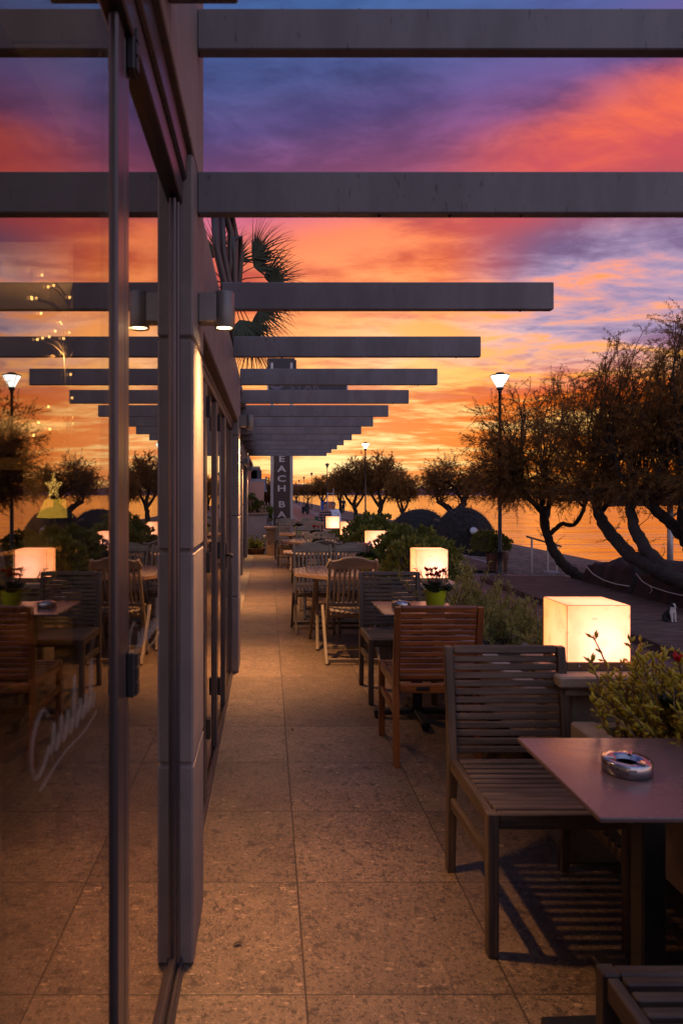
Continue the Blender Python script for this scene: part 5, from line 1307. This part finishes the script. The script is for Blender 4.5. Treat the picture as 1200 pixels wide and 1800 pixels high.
# ------------------------------------------------------------------ people, cat
def person(loc, rz, label, shirt, trousers, hair, stride=.22, h=1.0, seated=False):
    t = thing('person', label, 'person', loc, rz, None); t.scale = (h, h, h)
    J, Bn = [], []
    def j(p, r, par=None):
        J.append((p, r)); i = len(J)-1
        if par is not None: Bn.append((par, i))
        return i
    hipz = .92
    pel = j((0, 0, hipz), (.15, .10)); ab = j((0, .005, 1.10), (.115, .075), pel); ch = j((0, .005, 1.30), (.13, .08), ab); nk0 = j((0, 0, 1.45), .065, ch); nk = j((0, -.01, 1.52), .052, nk0)
    hd = j((0, -.02, 1.60), (.072, .085), nk); h2 = j((0, -.015, 1.68), (.076, .092), hd); j((0, -.005, 1.74), (.055, .07), h2); ns = j((0, -.115, 1.635), .014, hd)
    limbs = {}
    for s in (-1, 1):
        sw = s*stride
        sh = j((s*.19, 0, 1.40), .058, ch); el = j((s*.25, sw*.3+.02, 1.13), .042, sh); wr = j((s*.26, sw*.6-.06, .89), .030, el); pm = j((s*.26, sw*.6-.075, .83), (.040, .022), wr)
        for k in range(4): a = j((s*.262, sw*.6-.105+.018*k, .77), .009, pm); j((s*.255, sw*.6-.108+.018*k, .715+.008*abs(k-1.5)), .008, a)
        a = j((s*.245, sw*.6-.115, .80), .010, pm); j((s*.24, sw*.6-.125, .765), .009, a)
        hp = j((s*.09, 0, .86), .088, pel); kn = j((s*.095, -sw*.55-.02, .49), .058, hp); an = j((s*.095, -sw+.02, .09), .036, kn); j((s*.10, -sw-.12, .035), (.042, .03), an)
        limbs[s] = (sh, el, wr, hp, kn, an)
    skin('body', J, Bn, mt['skin'], t)
    # clothes over the body
    Js, Bs = [((0, 0, .84), (.170, .122)), ((0, 0, 1.10), (.155, .115)), ((0, -.01, 1.30), (.178, .128)), ((0, 0, 1.46), .088)], [(0, 1), (1, 2), (2, 3)]
    for s in (-1, 1):
        sh, el, wr, hp, kn, an = limbs[s]; b = len(Js)
        Js += [(J[sh][0], .072), (J[el][0], .056), (tuple(Vector(J[wr][0])*.95+Vector(J[el][0])*.05), .042)]; Bs += [(2, b), (b, b+1), (b+1, b+2)]
    skin('shirt', Js, Bs, shirt, t, 1)
    Jt, Bt = [((0, 0, .93), (.160, .112))], []
    for s in (-1, 1):
        sh, el, wr, hp, kn, an = limbs[s]; b = len(Jt); Jt += [(J[hp][0], .102), (J[kn][0], .073), (J[an][0], .058)]; Bt += [(0, b), (b, b+1), (b+1, b+2)]
    skin('trousers', Jt, Bt, trousers, t)
    m = MB(); m.ball((0, .012, 1.695), .098, 14, (.90, 1.02, .92)); o = m.build('hair', hair, t)
    m = MB(); [m.ball((s*.03, -.094, 1.665), .008, 6) for s in (-1, 1)]; m.build('eyes', mt['black'], t)
    m = MB(); [m.ball((s*.082, -.005, 1.645), .024, 8, (.4, .8, 1.2)) for s in (-1, 1)]; m.build('ears', mt['skin'], t)
    for s in (-1, 1):
        an = limbs[s][5]; p = J[an][0]; MB().ball((p[0], p[1]-.06, .04), .075, 10, (.62, 1.7, .55)).build('shoe', mt['black'], t)
    return t
mt['skin'] = surf('skin', (.34, .19, .13), (.30, .165, .11), .5, scale=20, bump=.05)
def stripes(name, a, b, f):
    m, nt, out = new_mat(name); co = N(nt, 'ShaderNodeTexCoord').outputs['Object']; s = N(nt, 'ShaderNodeSeparateXYZ', _0=co)
    k = M(nt, 'GREATER_THAN', M(nt, 'FRACT', M(nt, 'MULTIPLY', s.outputs[2], f)), .62)
    bs = N(nt, 'ShaderNodeBsdfPrincipled', Roughness=.85); nt.links.new(MIX(nt, k, c4(a), c4(b)), bs.inputs['Base Color']); nt.links.new(bs.outputs[0], out.inputs[0]); return m
mt['striped'] = stripes('striped_jersey', (.035, .028, .035), (.34, .16, .15), 9.)
mt['white_shirt'] = surf('white_jersey', (.62, .68, .80), (.55, .60, .72), .8, scale=6, bump=.15)
mt['dark_cloth'] = surf('dark_cloth', (.022, .02, .024), (.016, .015, .018), .85, scale=9, bump=.1)
mt['hair'] = surf('dark_hair', (.018, .012, .010), (.012, .008, .007), .6, scale=60, bump=.3)
def px_at(px, d): return (px-VX)/F*d
person((px_at(571.5, 28.5), 28.5, GZ-.02), .05, 'man in a dark striped jersey walking towards us on the left', mt['striped'], mt['dark_cloth'], mt['hair'], .20, .97)
p2 = person((px_at(586.8, 28.5), 28.6, GZ-.02), -.05, 'man in a pale blue white long sleeved jersey walking beside the striped man', mt['white_shirt'], mt['dark_cloth'], mt['hair'], -.2, .985)
MB().ball((.075, -.128, 1.34), .018, 8, (1, .4, 1.)).build('chest_badge', mt['navy_sign'], p2)
person((px_at(603.5, 78), 78, GZ-.05), 2.6, 'dark clothed person standing far off under the trees', mt['dark_cloth'], mt['dark_cloth'], mt['hair'], .05, 1.)
# parked motor scooter silhouettes by the far kerb
def scooter(x, y, rz, label):
    t = thing('motor_scooter', label, 'scooter', (x, y, GZ), rz, 'scooters parked along the promenade')
    for yy in (-.62, .62):
        w = MB(); w.lathe([(.17, -.05), (.24, -.055), (.26, 0), (.24, .055), (.17, .05)], (0, 0, 0), 20, (0, PI/2, 0)); o = w.build('wheel', mt['black'], t, recalc=False, loc=(0, yy, .26))
        MB().lathe([(0, -.03), (.17, -.03), (.17, .03), (0, .03)], (0, 0, 0), 16, (0, PI/2, 0)).build('rim', mt['galv'], o)
    m = MB(); m.box((0, .38, .55), (.28, .75, .28), (.1, 0, 0), .08).box((0, -.05, .32), (.26, .6, .10), None, .03).box((0, -.48, .62), (.34, .10, .62), (-.25, 0, 0), .04).ball((0, -.5, 1.0), .14, 12, (1.2, .8, 1)); m.build('body', mt['dark_cloth'], t)
    MB().box((0, .38, .74), (.26, .75, .12), (.05, 0, 0), .05).build('seat', mt['black'], t)
    m = MB(); m.tube([(-.34, -.44, 1.06), (0, -.52, 1.08), (.34, -.44, 1.06)], .016, 8); m.tube([(0, -.62, .26), (0, -.52, 1.05)], .03, 8); m.tube([(.24, -.45, 1.05), (.28, -.46, 1.22)], .008, 6).ball((.29, -.46, 1.25), .05, 8, (1.2, .4, .8)); m.build('handlebar', mt['black'], t)
scooter(px_at(536, 74), 74, .3, 'dark scooter parked nearer on the promenade left of the walkers')
scooter(px_at(541.5, 78), 78, -.2, 'dark scooter parked just behind the nearer one')
# small things under the far trees
t = thing('playground_panel', 'blue panel on posts under the far trees behind the walkers', 'play panel', (px_at(569.5, 50), 50, GZ))
MB().bx(-.22, .22, -.03, .03, .3, 1.55, .02).build('panel', surf('blue_panel', (.02, .06, .30), (.02, .05, .24), .5, scale=3), t); MB().bx(-.27, -.222, -.03, .03, 0, 1.9, .01).bx(.222, .27, -.03, .03, 0, 2.2, .01).build('post', mt['galv'], t)
t = thing('playground_panel', 'pinkish orange panel on posts just right of the blue one', 'play panel', (px_at(580.5, 50.5), 50.5, GZ))
MB().bx(-.2, .2, -.03, .03, .7, 1.55, .02).build('panel', surf('pink_panel', (.45, .16, .10), (.38, .13, .09), .5, scale=3), t); MB().bx(-.25, -.202, -.03, .03, 0, 2.1, .01).bx(.202, .25, -.03, .03, 0, 2.5, .01).bx(-.25, .25, -.03, .03, 2.1, 2.15, .01).build('post', mt['galv'], t)
t = thing('litter_bin', 'small green litter bin at the path edge left of the walkers', 'bin', (px_at(559.5, 45), 45, GZ))
m = MB(); m.lathe([(.2, 0), (.22, .05), (.25, .6), (.27, .62), (.25, .64), (.22, .6), (.2, .1), (0, .1)], n=16); m.build('bucket', surf('green_plastic', (.05, .12, .08), (.04, .09, .06), .5, scale=3), t, recalc=False)
t = thing('wooden_bench', 'low bench with a warm lit top right of the walkers', 'bench', (px_at(596.5, 40), 40, GZ))
m = MB(); [m.bx(-.55, .55, -.2+.1*k, -.12+.1*k, .40, .44, .008) for k in range(4)]; m.build('seat', mt['wood_teak2'], t)
for sx in (-1, 1): MB().bx(sx*.42-.04, sx*.42+.04, -.18, .18, 0, .398, .01).build('leg', mt['stone_warm'], t)

def cat():
    t = thing('cat', 'black and white cat sitting on the wooden deck at the right edge', 'cat', (px_at(1177, 10.4), 10.4, DZ), R(14)); t.scale = (1., 1., 1.)
    m, nt, out = new_mat('cat_fur'); co = N(nt, 'ShaderNodeTexCoord').outputs['Object']; s = N(nt, 'ShaderNodeSeparateXYZ', _0=co)
    n = N(nt, 'ShaderNodeTexNoise', Vector=co, Scale=22., Detail=4.)
    w = M(nt, 'ADD', s.outputs[1], M(nt, 'MULTIPLY', n.outputs['Fac'], .03))
    chest = M(nt, 'LESS_THAN', w, -.028); top = M(nt, 'LESS_THAN', s.outputs[2], .232)
    ax = M(nt, 'LESS_THAN', M(nt, 'ABSOLUTE', s.outputs[0]), .012)
    f = M(nt, 'MULTIPLY', chest, M(nt, 'MAXIMUM', top, ax))
    b = N(nt, 'ShaderNodeBsdfPrincipled', Roughness=.9); nt.links.new(MIX(nt, f, (.012, .010, .010, 1), (.52, .46, .44, 1)), b.inputs['Base Color'])
    bp = N(nt, 'ShaderNodeBump', Strength=.4, Distance=.004, Height=N(nt, 'ShaderNodeTexNoise', Vector=co, Scale=160., Detail=2.).outputs['Fac']); nt.links.new(bp.outputs[0], b.inputs['Normal']); nt.links.new(b.outputs[0], out.inputs[0])
    J, Bn = [], []
    def j(p, r, par=None):
        J.append((p, r)); i = len(J)-1
        if par is not None: Bn.append((par, i))
        return i
    a = j((0, .075, .065), (.066, .062)); b_ = j((0, .035, .115), (.062, .060), a); c = j((0, -.025, .165), (.048, .05), b_); nk = j((0, -.045, .205), .034, c)
    hd = j((0, -.062, .242), (.042, .036), nk); mz = j((0, -.098, .232), .020, hd)
    for s in (-1, 1):
        e = j((s*.026, -.052, .275), .014, hd); j((s*.031, -.050, .300), .004, e)
        sh = j((s*.030, -.050, .135), .026, c); k = j((s*.028, -.062, .07), .017, sh); f_ = j((s*.028, -.064, .018), .014, k); j((s*.029, -.088, .012), .014, f_)
        th = j((s*.060, .055, .050), .040, a); ft = j((s*.066, .0, .016), .018, th); j((s*.068, -.035, .013), .015, ft)
    tl = j((0, .135, .03), .018, a); t2 = j((.06, .165, .016), .015, tl); t3 = j((.13, .12, .014), .013, t2); j((.14, .05, .013), .010, t3)
    skin('body', J, Bn, m, t)
    e = MB(); [e.ball((s*.018, -.095, .250), .0055, 8) for s in (-1, 1)]; e.ball((0, -.117, .236), .004, 6); e.build('eyes', mt['black'], t)
cat()

# ------------------------------------------------------------------ inside the bar, seen through the glass
def make_armchair():
    t = thing('dining_armchair', 'x', 'chair', (0, 0, 0), 0, 'wooden armchairs inside the bar')
    w = mt['wood_in']
    for sx in (-1, 1):
        MB().bar((sx*.25, -.24, 0), (sx*.235, -.22, .64), .045, .045).build('leg', w, t); MB().bar((sx*.24, .26, 0), (sx*.225, .22, .62), .045, .045).build('leg', w, t)
        MB().tube([(sx*.235, -.26, .645), (sx*.265, -.1, .66), (sx*.265, .08, .665), (sx*.225, .25, .68)], [.026, .026, .026, .022], 8).build('armrest', w, t)
    MB().bx(-.225, .225, -.235, .235, .36, .43, .01).build('seat_frame', w, t); MB().bx(-.22, .22, -.23, .22, .432, .49, .025).build('seat', mt['fabric'], t)
    vs, fs = [], []
    for i in range(11):
        a = -1.0+2.0*i/10; x, y = .26*math.sin(a), .12+.16*math.cos(a)
        for z, dy in ((.52, 0), (.70, .02), (.86, .05)): vs += [(x, y+dy, z-.05*abs(a)*(z > .8)), (x*1.08, y+dy+.03, z-.05*abs(a)*(z > .8))]
    for i in range(10):
        for k in range(2):
            b = i*6+k*2; fs += [[b, b+6, b+8, b+2], [b+1, b+3, b+9, b+7]]
        b = i*6; fs += [[b+4, b+10, b+11, b+5], [b, b+1, b+7, b+6]]
    fs += [[0, 2, 3, 1], [2, 4, 5, 3], [60, 61, 63, 62], [62, 63, 65, 64]]
    MB().add(vs, fs, None, True).build('backrest', mt['fabric'], t)
    return t
ap, ua = make_armchair(), []
place(ap, ua, (-1.28, 3.15, 0), R(165), 'nearest wooden armchair behind the near window pane')
place(ap, ua, (-1.75, 4.1, 0), R(75), 'wooden armchair left of the round indoor table')
place(ap, ua, (-1.12, 1.95, 0), R(170), 'wooden armchair low in the near window, only its curved back rail in view')
place(ap, ua, (-2.55, 7.6, 0), R(190), 'tall backed armchair at the near end of the long indoor table')
place(ap, ua, (-2.0, 8.3, 0), R(-80), 'armchair beside the long indoor table behind the reflected lantern')
place(ap, ua, (-3.2, 7.9, 0), R(170), 'armchair at the left of the long indoor table')
t = thing('round_table', 'round wooden table just inside the near window', 'table', (-1.12, 3.98, 0))
MB().lathe([(0, .70), (.36, .70), (.385, .715), (.385, .735), (.37, .745), (0, .745)], n=40).build('tabletop', mt['wood_in'], t)
for a in range(4):
    c_, s_ = math.cos(a*PI/2+.78), math.sin(a*PI/2+.78); MB().bar((c_*.27, s_*.27, 0), (c_*.24, s_*.24, .70), .045, .045).build('leg', mt['wood_in'], t)
t = thing('dining_table', 'long laid dining table deeper inside the bar', 'table', (-2.75, 9.4, 0))
MB().bx(-.75, .75, -.9, .9, .70, .745, .006).build('tabletop', mt['wood_in'], t)
for sx in (-1, 1):
    for sy in (-1, 1): MB().bx(sx*.68-.035, sx*.68+.035, sy*.82-.035, sy*.82+.035, 0, .698, .005).build('leg', mt['wood_in'], t)
for k, (x, y, lab) in enumerate(((-3.1, 8.8, 'front left'), (-2.5, 8.8, 'front right'), (-2.45, 9.6, 'middle right'), (-3.1, 9.7, 'middle left'))):
    t = thing('wine_glass', '%s wine glass on the long indoor table' % lab, 'glass', (x, y, .7455), 0, 'wine glasses on the long indoor table')
    MB().lathe([(.032, 0), (.032, .003), (.005, .006), (.004, .08), (.03, .11), (.036, .15), (.03, .19)], n=16).build('bowl', mt['glass'], t, recalc=False)
flower_pot('table_plant', -2.62, 9.1, .7455, 'small green plant in a pot on the long indoor table', 'cyc_leaf', 3, 1.2, 'terracotta', 33, None)
t = thing('sofa', 'dark sofa with cushions against the inside wall of the bar', 'sofa', (-3.5, 12.4, 0))
MB().bx(-1.1, 1.1, -.4, .4, .12, .44, .04).build('seat', mt['fabric'], t); MB().bx(-1.1, 1.1, .3, .5, .44, 1.0, .06).build('backrest', mt['fabric'], t)
for sx in (-1, 1): MB().bx(sx*1.1, sx*1.28, -.4, .5, .1, .66, .05).build('armrest', mt['fabric'], t)
for k, (x, c_) in enumerate(((-.6, 'striped pale'), (.05, 'grey'), (.62, 'plain dark'))):
    o = MB().ball((0, 0, 0), .24, 14, (1, .38, .95)).build('cushion', mt['cushion']); o.location = (-3.5+x, 12.55, .66); o.rotation_euler = (R(-18), 0, R(12*k-8))
    tag(o, '%s cushion leaning on the indoor sofa' % c_, 'cushion', 'cushions on the indoor sofa')
t = thing('room_column', 'square lit column inside the bar behind the star lantern', 'column', (-3.75, 11.3, 0)); MB().bx(-.17, .17, -.17, .17, 0, 2.43, .01).build('shaft', mt['in_wall'], t); MB().bx(-.2, .2, -.2, .2, 0, .12, .01).build('plinth', mt['in_wall'], t)
tag(MB().bx(-6.0, -1.9, 11.1, 11.28, 1.9, 2.1, .01).build('room_beam', mt['in_wall']), 'horizontal beam crossing the room behind the star lantern', 'beam')
# table lamp with a star lantern above it
t = thing('table_lamp', 'yellow table lamp on a thin stem under the star lantern', 'lamp', (-2.75, 9.0, .7455))
MB().lathe([(.09, 0), (.09, .015), (.012, .02), (.012, .46), (0, .46)], n=20).build('stem', mt['black'], t)
MB().lathe([(.24, .46), (.13, .70)], n=4, smooth=False).build('lamp_shade', mt['shade_glow'], t, recalc=False)
lamp_light('lamp_bulb', 'POINT', t, (0, 0, .56), 170., (1., .52, .16), .02)
t = thing('star_lantern', 'lit paper star lantern with a cut pattern inside the bar', 'lantern', (-2.78, 9.05, 1.60))
m = MB(); n = 5
vs = [Vector((0, -.06, 0)), Vector((0, .06, 0))]
for i in range(10):
    a = PI/2+i*PI/5+PI/5*0; rr = .21 if i % 2 == 0 else .085; vs.append(Vector((math.cos(a)*rr*.66, 0, math.sin(a)*rr*1.05)))
m.add(vs, [[0, 2+i, 2+(i+1) % 10] for i in range(10)]+[[1, 2+(i+1) % 10, 2+i] for i in range(10)])
sg, nt_, out_ = new_mat('star_paper'); co_n = N(nt_, 'ShaderNodeTexCoord').outputs['Object']
vo = N(nt_, 'ShaderNodeTexVoronoi', {'feature': 'DISTANCE_TO_EDGE'}, Vector=co_n, Scale=24.)
em = N(nt_, 'ShaderNodeEmission', Color=(1., .58, .13, 1)); nt_.links.new(M(nt_, 'MULTIPLY_ADD', SMOOTH(nt_, vo.outputs['Distance'], .05, .16), 1.5, .08), em.inputs['Strength']); nt_.links.new(em.outputs[0], out_.inputs[0])
m.build('paper', sg, t)
lamp_light('star_bulb', 'POINT', t, (.0, .10, 0), 70., (1., .52, .16), .01)
MB().tube([(0, 0, .2), (0, 0, .82)], .004, 5).build('cord', mt['black'], t)
# fairy lights on a bare branch
t = thing('fairy_light_branch', 'bare branch with tiny warm fairy lights inside the near window', 'fairy lights', (-.86, 3.0, 0))
random.seed(4)
m = MB(); pts = [(.05, 0, .0), (.04, .02, .9), (0, 0, 1.5), (.0, 0, 1.9), (-.02, 0, 2.2), (.03, .02, 2.48)]; m.tube(pts, [.014, .012, .010, .008, .006, .003], 6)
fb = MB()
for i in range(26):
    z = random.uniform(1.72, 2.46); b0 = Vector((0, 0, z-.08)); e = Vector((random.uniform(-.17, .06), random.uniform(-.06, .06), z)); m.tube([b0, (b0+e)/2+Vector((0, 0, .02)), e], [.004, .003, .0015], 4); fb.ball(e, .0065, 8)
m.lathe([(.09, 0), (.12, .25), (.10, .26), (0, .24)], (.05, 0, 0), 18)
m.build('branch', mt['stem'], t); fb.build('bulbs', mt['fairy'], t)
lamp_light('fairy_glow', 'POINT', t, (-.05, 0, 2.1), 9., (1., .5, .15), .008)

# a few dry leaves on the paving
def dry_leaf(px, d, rz, label):
    x = (px-VX)/F*d; m = MB(); n = 7; vs = []
    for i in range(n):
        u = i/(n-1); w = .011*math.sin(PI*min(1, u*1.02))**.8+.0008; z = .003+.007*math.sin(PI*u)
        vs += [((u-.5)*.055, -w, z+.005), ((u-.5)*.055, 0, z), ((u-.5)*.055, w, z+.004)]
    m.add(vs, [[3*i+k, 3*i+3+k, 3*i+4+k, 3*i+1+k] for i in range(n-1) for k in (0, 1)], None, True)
    o = m.build('dry_leaf', mt['stem'], recalc=False); o.location = (x, d, .001); o.scale = (.62, .62, .62); o.rotation_euler = (0, 0, rz)
    tag(o, label, 'leaf', 'dry leaves on the paving')
dry_leaf(418, 2.31, .3, 'curled dark dry leaf on the paving close to the near pillar')
dry_leaf(514, 4.42, 1.9, 'small dry leaf on the paving left of the orange brown chair')
